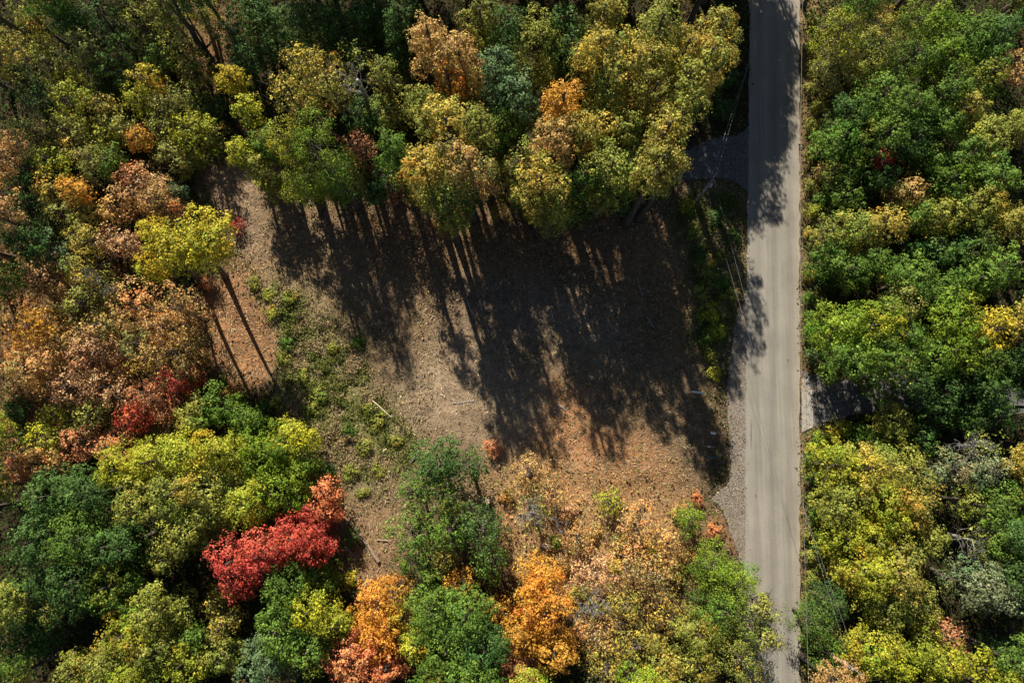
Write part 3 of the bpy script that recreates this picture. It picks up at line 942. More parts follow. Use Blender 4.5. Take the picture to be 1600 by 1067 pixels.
    (1045, 850, 34, 5, 'to', 's'), (930, 900, 38, 6, 'tp', 's'), (985, 890, 40, 6, 'to', 's'), (905, 845, 28, 4, 'to', 's'), (925, 945, 36, 6, 'gg', 'b'),
    (1030, 905, 38, 7, 'oo', 's'), (975, 955, 36, 7, 'og', 's'), (935, 1010, 34, 7, 'to', 's'), (1000, 1015, 38, 8, 'og', 's'), (1050, 970, 34, 7, 'og', 's'), (950, 1055, 36, 8, 'og', 's'), (1045, 1050, 40, 9, 'og', 'd'),
    (1085, 815, 28, 6, 'br', 'c'), (1120, 890, 40, 9, 'br', 'c'), (1160, 925, 48, 10, 'br', 'c'), (1138, 962, 44, 10, 'g', 'c'), (1185, 985, 38, 12, 'ol', 'c'), (1165, 1040, 50, 11, 'ol', 'c'),
    (1098, 1000, 40, 9, 'ol', 'd'), (1100, 1050, 38, 10, 'ol', 'd'), (1208, 962, 22, 14, 'po', 's'), (1212, 1005, 22, 14, 'po', 's'),
    # --- wood across the road
    (1335, 30, 50, 13, 'yg', 'c'), (1395, 45, 52, 14, 'ol', 'c'), (1320, 85, 40, 10, 'po', 'c'), (1445, 70, 44, 14, 'g', 'c'), (1450, 15, 44, 14, 'yg', 'c'), (1375, 95, 38, 11, 'yg', 's'),
    (1395, 130, 46, 13, 'g', 'd'), (1345, 165, 40, 11, 'dg', 'd'), (1330, 200, 40, 11, 'g', 'd'), (1405, 190, 44, 13, 'g', 'd'), (1450, 150, 44, 14, 'g', 'd'), (1445, 205, 34, 12, 'dg', 'd'),
    (1545, 35, 50, 15, 'g', 'd'), (1502, 70, 42, 14, 'br', 'd'), (1570, 100, 46, 15, 'g', 'd'), (1510, 125, 42, 14, 'g', 'd'), (1590, 30, 40, 15, 'dg', 'd'), (1490, 20, 34, 13, 'yg', 'd'),
    (1545, 150, 36, 13, 'og', 'd'), (1498, 180, 34, 12, 'g', 'd'),
    (1575, 195, 44, 14, 'ol', 'd'), (1535, 230, 42, 13, 'ol', 'd'), (1585, 265, 42, 14, 'ol', 'd'), (1510, 270, 38, 12, 'ol', 'd'), (1555, 305, 40, 13, 'ol', 'd'), (1475, 240, 30, 10, 'g', 'd'),
    (1392, 238, 17, 8, 'r', 's'), (1345, 250, 32, 8, 'g', 'd'), (1310, 262, 26, 6, 'ol', 's'), (1400, 268, 30, 9, 'dg', 'd'), (1440, 290, 34, 10, 'oo', 'd'), (1330, 300, 34, 7, 'ol', 's'),
    (1400, 340, 38, 11, 'og', 'd'), (1355, 350, 38, 10, 'og', 'd'), (1308, 355, 34, 8, 'og', 's'), (1455, 325, 32, 10, 'ol', 'd'), (1500, 325, 40, 12, 'og', 'd'), (1590, 335, 34, 12, 'og', 'd'),
    (1310, 400, 34, 8, 'g', 'd'), (1345, 415, 38, 9, 'g', 'd'), (1390, 405, 36, 10, 'ol', 'd'), (1455, 425, 44, 12, 'ol', 'd'), (1435, 465, 38, 11, 'po', 'd'), (1485, 385, 34, 10, 'dg', 'd'),
    (1550, 375, 42, 12, 'dg', 'd'), (1585, 410, 40, 13, 'g', 'd'), (1545, 430, 36, 12, 'g', 'd'), (1500, 455, 34, 11, 'g', 'd'),
    (1325, 510, 44, 11, 'yg', 'd'), (1380, 505, 48, 12, 'yg', 'd'), (1345, 556, 44, 12, 'g', 'd'), (1410, 550, 42, 13, 'ol', 'd'), (1450, 592, 36, 11, 'dg', 'd'), (1395, 600, 28, 9, 'g', 's'), (1500, 610, 34, 10, 'dg', 'd'), (1570, 612, 36, 11, 'dg', 'd'), (1435, 520, 34, 11, 'ol', 'd'), (1418, 580, 30, 10, 'gg', 'b'),
    (1480, 640, 32, 8, 'dg', 'd'), (1540, 650, 34, 8, 'dg', 'd'), (1595, 650, 34, 9, 'dg', 's'), (1525, 495, 46, 13, 'yg', 'd'), (1580, 510, 42, 13, 'y', 'd'), (1505, 545, 40, 12, 'yg', 'd'), (1560, 555, 42, 12, 'g', 'd'), (1475, 560, 32, 11, 'g', 'd'), (1595, 590, 36, 10, 'dg', 'd'), (1530, 595, 34, 9, 'dg', 'd'),
    (1410, 660, 38, 7, 'ol', 'd'), (1450, 690, 30, 6, 'dg', 'd'), (1365, 690, 24, 5, 'g', 'd'),
    (1325, 730, 46, 11, 'yg', 'd'), (1375, 735, 46, 12, 'og', 'd'), (1430, 735, 46, 12, 'og', 'd'), (1340, 785, 46, 11, 'og', 'd'), (1400, 790, 50, 12, 'yg', 'd'), (1458, 790, 42, 12, 'og', 'd'),
    (1335, 845, 40, 10, 'yg', 'd'), (1430, 840, 44, 11, 'og', 'd'), (1468, 850, 34, 10, 'ol', 'd'), (1380, 850, 38, 11, 'yg', 'd'),
    (1385, 905, 44, 13, 'yg', 'd'), (1430, 908, 44, 14, 'og', 'd'), (1400, 955, 38, 11, 'ol', 'd'), (1450, 950, 30, 10, 'ol', 'd'), (1345, 905, 32, 9, 'og', 'd'),
    (1290, 985, 36, 10, 'g', 'c'), (1310, 945, 28, 9, 'dg', 'c'), (1305, 1030, 32, 8, 'g', 'c'),
    (1515, 735, 38, 11, 'gg', 's'), (1555, 700, 34, 10, 'gg', 'b'), (1575, 735, 38, 12, 'gg', 's'), (1585, 795, 38, 12, 'g', 'd'), (1545, 790, 30, 10, 'ol', 's'), (1545, 850, 34, 10, 'gg', 'b'),
    (1590, 860, 36, 12, 'g', 'd'), (1560, 925, 42, 13, 'gg', 'd'), (1595, 945, 34, 12, 'gg', 'd'),
    (1375, 1035, 40, 12, 'yg', 'd'), (1425, 1045, 42, 12, 'yg', 'd'), (1468, 985, 28, 9, 'yg', 's'), (1502, 1005, 26, 9, 'rb', 's'), (1495, 1045, 38, 11, 'yg', 'd'), (1550, 1055, 38, 11, 'yg', 'd'),
    (1592, 1035, 34, 9, 'dg', 'd'),
]

# low growth: x, y, radius px, height m, palette
SHRUBS = [
    (545, 672, 13, 1.3, 'br'), (448, 536, 15, 1.2, 'br'), (560, 535, 12, 0.9, 'g'), (520, 545, 11, 0.8, 'ol'), (440, 560, 16, 1.1, 'ol'), (470, 590, 15, 1.0, 'ol'),
    (500, 620, 18, 1.1, 'ol'), (480, 640, 14, 1.2, 'yg'), (590, 660, 16, 1.0, 'ol'), (575, 640, 13, 0.8, 'ol'), (620, 690, 12, 0.8, 'ol'), (570, 700, 15, 0.9, 'ol'),
    (420, 460, 13, 1.0, 'yg'), (450, 468, 16, 1.1, 'yg'), (425, 490, 14, 1.0, 'ol'), (370, 352, 13, 1.5, 'dr'), (345, 598, 9, 1.2, 'br'), (395, 440, 14, 1.2, 'ol'),
    (545, 740, 15, 0.9, 'ol'), (590, 735, 13, 0.8, 'ol'), (565, 770, 12, 0.8, 'po'), (510, 735, 13, 1.6, 'dg'), (548, 840, 14, 1.8, 'dg'), (870, 848, 9, 0.9, 'br'), (962, 885, 11, 0.9, 'y'),
    (1085, 360, 14, 1.2, 'ol'), (1072, 320, 14, 1.3, 'yg'), (1105, 420, 16, 1.3, 'ol'), (1098, 455, 15, 1.3, 'ol'), (1108, 490, 17, 1.4, 'yg'), (1118, 520, 16, 1.3, 'yg'),
    (1105, 530, 14, 1.2, 'g'), (1112, 555, 14, 1.2, 'ol'), (1118, 585, 11, 1.0, 'yg'), (1130, 440, 13, 1.1, 'g'), (1128, 400, 14, 1.1, 'ol'), (1140, 460, 11, 0.9, 'ol'),
    (1120, 340, 14, 1.3, 'dg'), (1140, 310, 13, 1.2, 'dg'), (1145, 370, 13, 1.1, 'dg'), (1095, 395, 13, 1.2, 'dg'), (1140, 120, 18, 2.2, 'dg'), (1130, 170, 18, 2.0, 'dg'), (1148, 60, 16, 2.0, 'dg'),
    # verge across the road
    (1272, 30, 13, 1.5, 'po'), (1270, 75, 12, 1.3, 'g'), (1284, 105, 15, 1.6, 'po'), (1268, 135, 11, 1.2, 'po'), (1282, 165, 14, 1.6, 'ol'), (1270, 195, 12, 1.3, 'ol'), (1286, 215, 15, 1.8, 'g'),
    (1272, 240, 14, 1.5, 'g'), (1285, 270, 15, 1.8, 'oo'), (1270, 290, 12, 1.4, 'ol'), (1288, 310, 15, 1.8, 'g'), (1271, 330, 13, 1.5, 'yg'), (1270, 365, 12, 1.4, 'og'), (1276, 400, 13, 2.0, 'g'),
    (1268, 430, 10, 1.3, 'og'), (1266, 465, 10, 1.3, 'g'), (1268, 495, 11, 1.5, 'g'), (1268, 525, 13, 1.7, 'g'), (1272, 555, 13, 1.8, 'bg'),
    (1282, 688, 16, 1.8, 'br'), (1305, 680, 16, 2.0, 'yg'), (1272, 718, 12, 1.6, 'g'), (1274, 748, 12, 1.8, 'bg'), (1273, 778, 12, 1.6, 'dg'), (1276, 805, 13, 1.6, 'g'), (1292, 800, 14, 2.0, 'ol'),
    (1268, 835, 11, 1.3, 'po'), (1284, 850, 15, 1.9, 'g'), (1270, 870, 12, 1.5, 'ol'), (1290, 890, 16, 2.0, 'ol'), (1270, 905, 13, 1.6, 'ol'), (1276, 935, 14, 1.6, 'ol'), (1262, 1000, 9, 1.1, 'g'), (1264, 1045, 10, 1.2, 'ol'),
    (1300, 565, 16, 2.2, 'dg'), (1320, 668, 16, 2.0, 'yg'), (1345, 672, 15, 1.8, 'g'), (1385, 655, 15, 1.8, 'dg'), (1295, 440, 15, 2.2, 'dg'),
    # understorey along the wood edge
    (1020, 300, 15, 1.8, 'dg'), (780, 330, 16, 1.8, 'og'), (620, 300, 16, 1.8, 'rb'), (540, 300, 15, 1.6, 'ol'), (905, 340, 14, 1.4, 'ol'), (690, 350, 14, 1.4, 'rb'), (410, 285, 15, 2.0, 'yg'),
    (310, 250, 16, 2.0, 'ol'), (290, 268, 14, 1.8, 'po'), (280, 325, 14, 1.8, 'rb'), (240, 330, 13, 1.8, 'ol'), (405, 640, 16, 2.4, 'dg'), (430, 630, 14, 1.6, 'ol'), (360, 612, 14, 1.8, 'rb'),
    (320, 440, 15, 1.8, 'rb'), (318, 560, 15, 1.8, 'to'), (300, 610, 14, 1.8, 'ol'), (20, 640, 20, 2.0, 'dg'), (500, 880, 15, 2.2, 'dg'), (520, 900, 14, 1.8, 'og'), (545, 905, 13, 1.5, 'y'),
    (1090, 780, 13, 1.3, 'rb'), (1060, 800, 14, 1.2, 'oo'), (1115, 830, 14, 1.3, 'rb'), (770, 700, 14, 1.2, 'rb'), (790, 775, 13, 1.1, 'oo'), (890, 800, 13, 1.2, 'tp'), (930, 830, 14, 1.2, 'to'),
    (970, 850, 15, 1.4, 'oo'), (1020, 860, 14, 1.4, 'og'), (880, 880, 15, 1.5, 'to'), (900, 930, 15, 1.8, 'og'), (1060, 900, 15, 2.0, 'ol'), (1075, 870, 14, 1.8, 'oo'),
]


def zone(x, y):
    if x > 1250:
        if 560 < y < 700: return "beside the shaded side driveway"
        if y <= 330: return "across the road facing the pole"
        if y < 560: return "across the road before the side driveway"
        if y < 880: return "across the road past the concrete apron"
        return "across the road round the second pole"
    if x > 1050 and y < 300: return "in the tall wood beside the road"
    if y < 350 and x > 800: return "in the tall wood by the driveway"
    if y < 350 and x > 610: return "in the middle of the tall wood"
    if y < 350 and x > 395: return "at the thin end of the wood"
    if y < 260: return "round the dark leaning trunk"
    if y < 430: return "round the bright yellow trees"
    if y < 740 and x < 330: return "in the orange wood"
    if x < 560 and y < 860: return "between red maples and orange wood"
    if x < 560: return "in the wood behind the red maples"
    if x < 800: return "by the long fallen log"
    return "on the leaf-strewn bank"


def size_word(r, lo, hi):
    return "small" if r < lo else "large" if r > hi else ""


SPEC = []
TALL = {i: {(318, 366): (351, 432), (268, 386): (314, 438)}[q[:2]] for i, q in enumerate(TREES) if q[4] == 'yv'}      # where the two yellow trees stand
for (x, y, r, h, pal, kind) in TREES:
    if 600 < x < 1165 and y < 330 and h > 14: h *= 1.13
    if x > 1250 and y > 690 and (x + y) % 2 and pal == 'og':
        pal = 'ol'
    if x > 1250 and y < 640 and (x * 7 + y) % 3:
        pal = {'ol': 'g', 'og': 'ol', 'yg': 'br'}.get(pal, pal)
    SPEC.append(dict(x=x, y=y, r=r, h=h, pal=pal, kind=kind))
for (x, y, r, h, pal) in SHRUBS:
    if 400 < x < 640 and 430 < y < 790:
        h, r = h * 0.5, r * 0.85
        pal = {'yg': 'ol', 'br': 'g'}.get(pal, pal)
    SPEC.append(dict(x=x, y=y, r=r * 1.15, h=h, pal=pal, kind='h'))


def base_label(s):
    c = PAL[s['pal']][3]
    if s['kind'] == 'h':
        return f"{size_word(s['r'], 13, 18)} low {c} shrub".strip()
    sz = size_word(s['r'], 31, 47)
    if s['kind'] == 'b': return f"{sz} leafless grey tree with bare branches".strip()
    if s['kind'] == 's': return f"{sz} {c} tree with thin see-through crown".strip()
    if s['kind'] == 'c': return f"{sz} {c} tree with soft feathery crown".strip()
    return f"{sz} {c} tree with dense leafy crown".strip()


def short(s):
    c = PAL[s['pal']][3]
    return ("leafless tree" if s['kind'] == 'b' else f"{c} shrub" if s['kind'] == 'h' else f"{c} tree")


for s in SPEC:
    z = zone(s['x'], s['y'])
    if s['kind'] == 'h' and 1250 < s['x'] < 1300: z = "on the verge across the road"
    elif s['kind'] == 'h' and 1050 < s['x'] < 1160 and s['y'] < 620: z = "in the grass beside the gravel shoulder"
    elif s['kind'] == 'h' and 400 < s['x'] < 630 and s['y'] > 430: z = "in the weeds of the clearing"
    s['label'] = base_label(s) + ", " + z
from collections import Counter
cnt = Counter(s['label'] for s in SPEC)
for s in SPEC:
    s['zone'] = s['label'].split(", ", 1)[1]
    if cnt[s['label']] < 2: continue
    near = []
    for q in sorted(SPEC, key=lambda q: (q['x'] - s['x']) ** 2 + (q['y'] - s['y']) ** 2)[1:9]:
        if short(q) != short(s) and short(q) not in near:
            near.append(short(q))
    w = base_label(s).split(" with ")[0]
    s['alt'] = [f"{w} next to {n.replace(' tree', ' one') if s['kind'] != 'h' else n}, {s['zone']}" for n in near]
    s['alt'] = [t for t in s['alt'] if len(t.split()) <= 16]
used = set(s['label'] for s in SPEC if 'alt' not in s)
for s in SPEC:
    if s.get('alt'):
        pick = next((t for t in s['alt'] if t not in used), s['alt'][0])
        used.add(pick)
        s['label'] = pick

for k_, s in enumerate(SPEC):
    rng = np.random.default_rng(1000 + k_)
    h = s['h']
    kind = s['kind']
    # crown radius in metres at its own distance from the camera
    deep = 380 < s['x'] < 1165 and s['y'] < 330 and h > 12 and kind != 'b'
    R = s['r'] * 1.07 * (CAM_H - h * 0.8) / FPX
    if kind == 'h':
        Hv = min(R * 0.7, h * 0.45)
    elif kind == 'b':
        Hv = min(R * 0.85, h * 0.42)
    elif k_ in TALL:
        Hv = min(R * 0.75, h * 0.2)
    elif deep:
        Hv = min(R * 2.2, h * 0.44)
    else:
        Hv = min(R * 1.55, h * 0.43)
    hc = h - Hv
    cx, cy, _ = W(s['x'], s['y'], h - 0.55 * min(R, Hv))
    off = (0.0, 0.0)
    if k_ in TALL:
        b0 = W(*TALL[k_])
        off = (cx - b0[0], cy - b0[1])
        cx, cy = b0[0], b0[1]
    z0 = gz(cx, cy)
    name = {'h': 'shrub', 'b': 'bare_tree'}.get(kind, 'sapling' if h < 9 else 'maple_tree' if s['pal'] in ('r', 'co', 'dr', 'o', 'go', 'yv', 'y') else 'young_tree' if kind == 's' else 'broadleaf_tree')
    root = empty(name, (cx, cy, z0))
    zg = s['zone']
    tag(root, s['label'], 'shrub' if kind == 'h' else 'tree', ("shrubs " if kind == 'h' else "trees ") + zg)
    hc -= z0 * 0
    if kind == 'b':
        T = Tubes()
        pts = [(0, 0, -0.3), (rng.normal(0, .1), rng.normal(0, .1), hc * 0.4), (rng.normal(0, .2), rng.normal(0, .2), hc * 0.8)]
        r0 = 0.07 + 0.012 * h
        T.add(pts, [r0 * 1.4, r0, r0 * 0.7], 7)
        T.build("trunk", M_GREYBARK, root)
        B_ = Tubes()
        for q in range(11):
            a = rng.uniform(0, 6.28)
            dv_ = Vector((math.cos(a), math.sin(a), rng.uniform(0.35, 1.9)))
            branch(B_, rng, Vector(pts[2]).lerp(Vector(pts[1]), rng.uniform(0, 0.75)), dv_, R * rng.uniform(0.45, 1.1), r0 * rng.uniform(0.2, 0.42), 3 if q < 4 else 2)
        B_.build("crown", M_GREYBARK, root)
        P, C, cc = make_foliage(rng, R, Hv, s['pal'] if s['pal'] != 'gg' else 'ol', 's')
        kk = rng.random(len(P)) < 0.2
        me = tri_mesh("crown_leaves", P[kk] + np.array([0, 0, hc]), C[kk])
        link("remaining_leaves", me, M_LEAF, root)
        continue
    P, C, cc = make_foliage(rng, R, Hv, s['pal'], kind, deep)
    if kind == 's' and 790 < s['x'] < 1075 and s['y'] > 700:
        kk = rng.random(len(P)) < 0.68
        P, C = P[kk], C[kk] * 1.12
    P = P + np.array([off[0], off[1], hc])
    if kind == 'h':
        P[..., 2] = np.maximum(P[..., 2], 0.02)
        T = Tubes()
        for q in range(5):
            tg = cc[int(rng.integers(len(cc)))] * 0.8 + np.array([0, 0, hc])
            T.add([(rng.normal(0, .05), rng.normal(0, .05), -0.1), tuple(tg)], [0.025, 0.01], 4, cap=False)
        T.build("stems", M_BARK, root)
        link("foliage", tri_mesh("foliage", P, C), M_LEAF, root)
    else:
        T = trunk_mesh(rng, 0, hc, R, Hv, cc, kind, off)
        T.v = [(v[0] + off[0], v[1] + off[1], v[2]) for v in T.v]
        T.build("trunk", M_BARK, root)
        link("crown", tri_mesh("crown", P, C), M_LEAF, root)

# ------------------------------------------------------------------ woods that go on outside the photograph
LIB = []
for k_, (pal, kind) in enumerate([('og', 'd'), ('ol', 'd'), ('g', 'd'), ('yg', 'd'), ('dg', 'd'), ('to', 's')]):
    rng = np.random.default_rng(500 + k_)
    P, C, cc = make_foliage(rng, 3.6, 3.4, pal, kind)
    cm = tri_mesh("crown_outer", P + np.array([0, 0, 12.5]), C)
    cm.materials.append(M_LEAF)
    T = trunk_mesh(rng, 0, 12.5, 3.6, 3.4, cc, kind)
    tm = bpy.data.meshes.new("trunk_outer")
    tm.from_pydata(T.v, [], T.f)
    tm.materials.append(M_BARK)
    LIB.append((cm, tm, PAL[pal][3]))
rng = np.random.default_rng(77)
OUT = []
for k_ in range(900):
    x = rng.uniform(-110, 1710)
    y = rng.uniform(-330, 1170)
    if y < -150 and not 380 < x < 1180: continue
    if -14 < x < 1614 and -20 < y < 1082: continue
    if 1135 < x < 1300: continue
    if y < 0 and 1000 < x < 1130 and y > -60: continue
    if any((x - a) ** 2 + (y - b) ** 2 < 62 ** 2 for a, b in OUT): continue
    OUT.append((x, y))
for x, y in [(1118, -52), (1142, -95), (1130, -150), (1168, -150), (1120, -215), (1160, -215), (1145, -275), (1180, -270), (1110, -300), (1150, -340)]:
    OUT.append((x, y))
for x, y in OUT:
    i = int(rng.integers(len(LIB)))
    if y < 0 and 390 < x < 1200: i = int(rng.integers(3))
    cm, tm, cw_ = LIB[i]
    px, py, _ = W(x, y, 12.0)
    root = empty("broadleaf_tree", (px, py, gz(px, py) if abs(px) < 80 and abs(py) < 70 else 0.0))
    root.rotation_euler = (0, 0, rng.uniform(0, 6.28))
    sc = rng.uniform(0.8, 1.15) * (1.3 if y < 0 and 390 < x < 1200 else 0.92)
    root.scale = (sc, sc, sc)
    tag(root, f"{cw_} tree in the surrounding woods away from the clearing and road", "tree", "trees of the surrounding woods")
    link("trunk", tm, None, root)
    link("crown", cm, None, root)

# ------------------------------------------------------------------ big dark leaning trunk in the north-west
bx, by, _ = W(333, 118, 0.0)
root = empty("leaning_tree", (bx, by, gz(bx, by)))
tag(root, "dark forked tree trunk leaning out over orange leaf litter, few leaves left", "tree")


def rel(x, y, h):
    p = W(x, y, h)
    return Vector((p[0] - bx, p[1] - by, h))


T = Tubes()
T.add([(0, 0, -0.3), rel(329, 92, 1.2), rel(318, 78, 2.6), rel(306, 62, 4.2), rel(298, 45, 5.6), rel(284, 30, 7.2), rel(276, 12, 8.6), rel(266, -8, 10)],
      [0.62, 0.5, 0.42, 0.38, 0.34, 0.29, 0.22, 0.12], 9)
T.build("trunk", M_BARK, root)
rng = np.random.default_rng(9)
for pts, r in (([rel(329, 92, 1.2), rel(314, 60, 4.5), rel(298, 35, 7), rel(280, 0, 9)], 0.2),
               ([rel(298, 45, 5.6), rel(290, 38, 6.8), rel(286, 20, 8.2)], 0.15),
               ([rel(284, 30, 7.2), rel(268, 14, 8.4), rel(256, -4, 9.4)], 0.16),
               ([rel(318, 78, 2.6), rel(335, 60, 4.4), rel(342, 40, 6.0)], 0.13)):
    L_ = Tubes()
    n = len(pts)
    L_.add(pts, [r * (1 - 0.7 * i / (n - 1)) for i in range(n)], 6)
    for q in range(5):
        p = pts[1].lerp(pts[-1], rng.random())
        branch(L_, rng, p, Vector((rng.normal(), rng.normal(), 0.7)), 1.7, 0.05, 1)
    L_.build("limb", M_BARK, root)
P, C, cc = make_foliage(rng, 3.0, 1.6, 'ol', 's')
kk = rng.random(len(P)) < 0.25
off = rel(276, 5, 9.5)
link("crown", tri_mesh("crown", P[kk] + np.array(off), C[kk]), M_LEAF, root)

# ------------------------------------------------------------------ utility poles and wires
def pole(basep, topz, arm_dir, label, arms=True, tag_on=True):
    x, y, _ = basep
    root = empty("utility_pole", (x, y, 0.0))
    tag(root, label, "utility pole", "utility poles along the road")
    T = Tubes()
    T.add([(0, 0, -0.5), (0, 0, topz * 0.5), (0, 0, topz)], [0.17, 0.145, 0.115], 10)
    T.build("pole_shaft", M_POLE, root)
    a = math.atan2(arm_dir[1], arm_dir[0])
    if arms:
        bm = bmesh.new()
        box_mesh(bm, Vector((0.0, 0.0, topz - 0.45)) + Vector((-math.sin(a), math.cos(a), 0)) * 0.17, (2.4, 0.12, 0.14), a)
        me = bpy.data.meshes.new("crossarm")
        bm.to_mesh(me)
        bm.free()
        link("crossarm", me, M_POLE, root)
        for s_ in (-1.05, -0.45, 0.45, 1.05):
            T = Tubes()
            c = Vector((math.cos(a) * s_, math.sin(a) * s_, topz - 0.38)) + Vector((-math.sin(a), math.cos(a), 0)) * 0.17
            T.add([c, c + Vector((0, 0, 0.1)), c + Vector((0, 0, 0.12)), c + Vector((0, 0, 0.24))], [0.03, 0.03, 0.07, 0.055], 8)
            T.build("insulator", M_CERAMIC, root)
        T = Tubes()
        T.add([(0.18 * math.sin(a), -0.18 * math.cos(a), topz - 1.7), (0.18 * math.sin(a), -0.18 * math.cos(a), topz - 1.0)], [0.17, 0.17], 10)
        T.build("transformer", M_STEEL, root)
    return root


def arm_pt(basep, topz, a, s_):
    return Vector((basep[0] + math.cos(a) * s_ - math.sin(a) * 0.17, basep[1] + math.sin(a) * s_ + math.cos(a) * 0.17, topz - 0.14))


H1 = 8.4
top1 = W(1114, 282, H1)
B1 = (top1[0], top1[1], 0)
H2 = 9.5
top2 = W(1334, 1047, H2)
B2 = (top2[0], top2[1], 0)
top3 = W(1252, -110, 9.5)
B3 = (top3[0], top3[1], 0)
top4 = W(1261, 1150, 8.5)
B4 = (top4[0], top4[1], 0)
A1 = math.radians(52)
A2 = math.radians(-38)
A3 = math.radians(0)
pole(B1, H1, (math.cos(A1), math.sin(A1)), "grey utility pole with crossarm standing at the end of the shaded driveway")
pole(B2, H2, (math.cos(A2), math.sin(A2)), "pale utility pole with crossarm among yellow-green trees across the road")
pole(B3, 9.5, (1, 0), "utility pole where the road leaves the clearing")
pole(B4, 8.5, (1, 0), "utility pole beside the road past the second crossarm pole", arms=True)


def wire(a, b, sag, label, r=0.0105, n=26):
    T = Tubes()
    pts = []
    for i in range(n + 1):
        t = i / n
        p = a.lerp(b, t)
        p.z -= sag * 4 * t * (1 - t)
        pts.append(p)
    T.add(pts, [r] * (n + 1), 5)
    o = T.build("overhead_wire", M_WIRE)
    tag(o, label, "wire", "overhead wires")


wire(arm_pt(B1, H1, A1, 0.45), arm_pt(B2, H2, A2, -0.45), 0.9, "taut overhead wire crossing the road between the two crossarm poles")
wire(arm_pt(B1, H1, A1, -1.05), arm_pt(B2, H2, A2, 1.05), 1.6, "slacker overhead wire beside the taut one crossing the road")
wire(arm_pt(B1, H1, A1, 1.05), arm_pt(B3, 9.5, A3, -1.05), 0.8, "pale overhead wire over the shaded part of the road")
wire(arm_pt(B1, H1, A1, -0.45), arm_pt(B3, 9.5, A3, -0.45), 1.2, "second pale overhead wire over the shaded road")
wire(arm_pt(B3, 9.5, A3, 0.45), arm_pt(B4, 8.5, A3, 0.45), 1.8, "long overhead wire running along the weedy verge", r=0.013, n=40)

# ------------------------------------------------------------------ logs, stumps and oddments
def log(p0, p1, r, label, name="fallen_log", mat=None, r1=None, cut=True, k=9, lift=0.0):
    a = Vector(W(*p0))
    b = Vector(W(*p1))
    za = gz(a.x, a.y) + r * 0.8 + lift
    zb = gz(b.x, b.y) + (r1 or r) * 0.8 + lift
    L = (b - a).length
    root = empty(name, (a.x, a.y, za - r))
    tag(root, label, "log" if "log" in name else "branch")
    rng = np.random.default_rng(int(p0[0] * 7 + p0[1]))
    n = max(3, int(L / 0.8))
    pts, rad = [], []
    side = Vector((-(b - a).y, (b - a).x, 0)).normalized()
    for i in range(n + 1):
        t = i / n
        p = a.lerp(b, t) + side * rng.normal(0, r * 0.35 if 0 < i < n else 0)
        p.z = za + (zb - za) * t
        pts.append(p - Vector((a.x, a.y, za - r)))
        rad.append((r + ((r1 or r) - r) * t) * rng.uniform(0.92, 1.08))
    T = Tubes()
    T.add(pts, rad, k, cap=not cut)
    T.build("bark", mat or M_LOG, root)
    if cut:
        for i, j in ((0, 1), (n, n - 1)):
            dv_ = (pts[i] - pts[j]).normalized()
            T = Tubes()
            T.add([pts[i] - dv_ * 0.03, pts[i] + dv_ * 0.015], [rad[i] * 0.97, rad[i] * 0.94], k)
            T.build("cut_end", M_CUT, root, smooth=False)
    return root


log((533, 795), (592, 877), 0.15, "long straight fallen pole log lying beside the coral-red tree", r1=0.22)
log((539, 853), (557, 872), 0.10, "short pale fallen log in the shade next to the long pole log", mat=M_GREYBARK)
log((589.5, 843), (607, 844.5), 0.11, "short cut log lying crosswise beyond the end of the long pole log")
log((846, 851), (860, 856.5), 0.26, "short thick sawn log lying on orange leaf litter")
log((848, 848), (861, 853), 0.12, "thin sawn log against the short thick one", mat=M_CUT)
log((582, 626), (611, 652), 0.10, "pale peeled pole lying at the edge of the weeds", mat=M_CUT, r1=0.07)
log((708, 630), (740, 627), 0.07, "thin grey branch lying on bare soil near the shadow edge", name="fallen_branch", mat=M_GREYBARK, cut=False)
log((598, 706), (604, 701), 0.09, "short pale stick in weeds beside bare soil", name="fallen_branch", mat=M_CUT)
log((642, 722), (652, 712), 0.12, "pale broken branch beside the dark green tree", name="fallen_branch", mat=M_GREYBARK)
log((995, 432), (1004, 462), 0.07, "thin pale branch lying in the deep shade of the clearing", name="fallen_branch", mat=M_GREYBARK, cut=False)
log((1011, 495), (1022, 512), 0.06, "shorter thin branch lying in the deep shade", name="fallen_branch", mat=M_GREYBARK, cut=False)
log((728, 462), (738, 492), 0.09, "pale stick on the grey track in the shade", name="fallen_branch", mat=M_GREYBARK, cut=False)
log((480, 440), (500, 455), 0.06, "straw-coloured stick at the upper tip of the weeds", name="fallen_branch", mat=M_CUT, cut=False)
log((965, 846), (975, 872), 0.16, "weathered broken log with roots on the leaf-strewn bank", mat=M_GREYBARK, r1=0.09)
log((958, 864), (985, 870), 0.10, "weathered grey branch across the broken log", name="fallen_branch", mat=M_GREYBARK, cut=False)
log((570, 916), (580, 905), 0.18, "grey rotten log end beside golden tree", mat=M_GREYBARK)
log((872, 632), (884, 641), 0.14, "bleached driftwood-like log on sunlit orange litter", mat=M_GREYBARK, r1=0.08)
log((866, 642), (878, 654), 0.07, "thin dark branch below the bleached log", name="fallen_branch", cut=False)


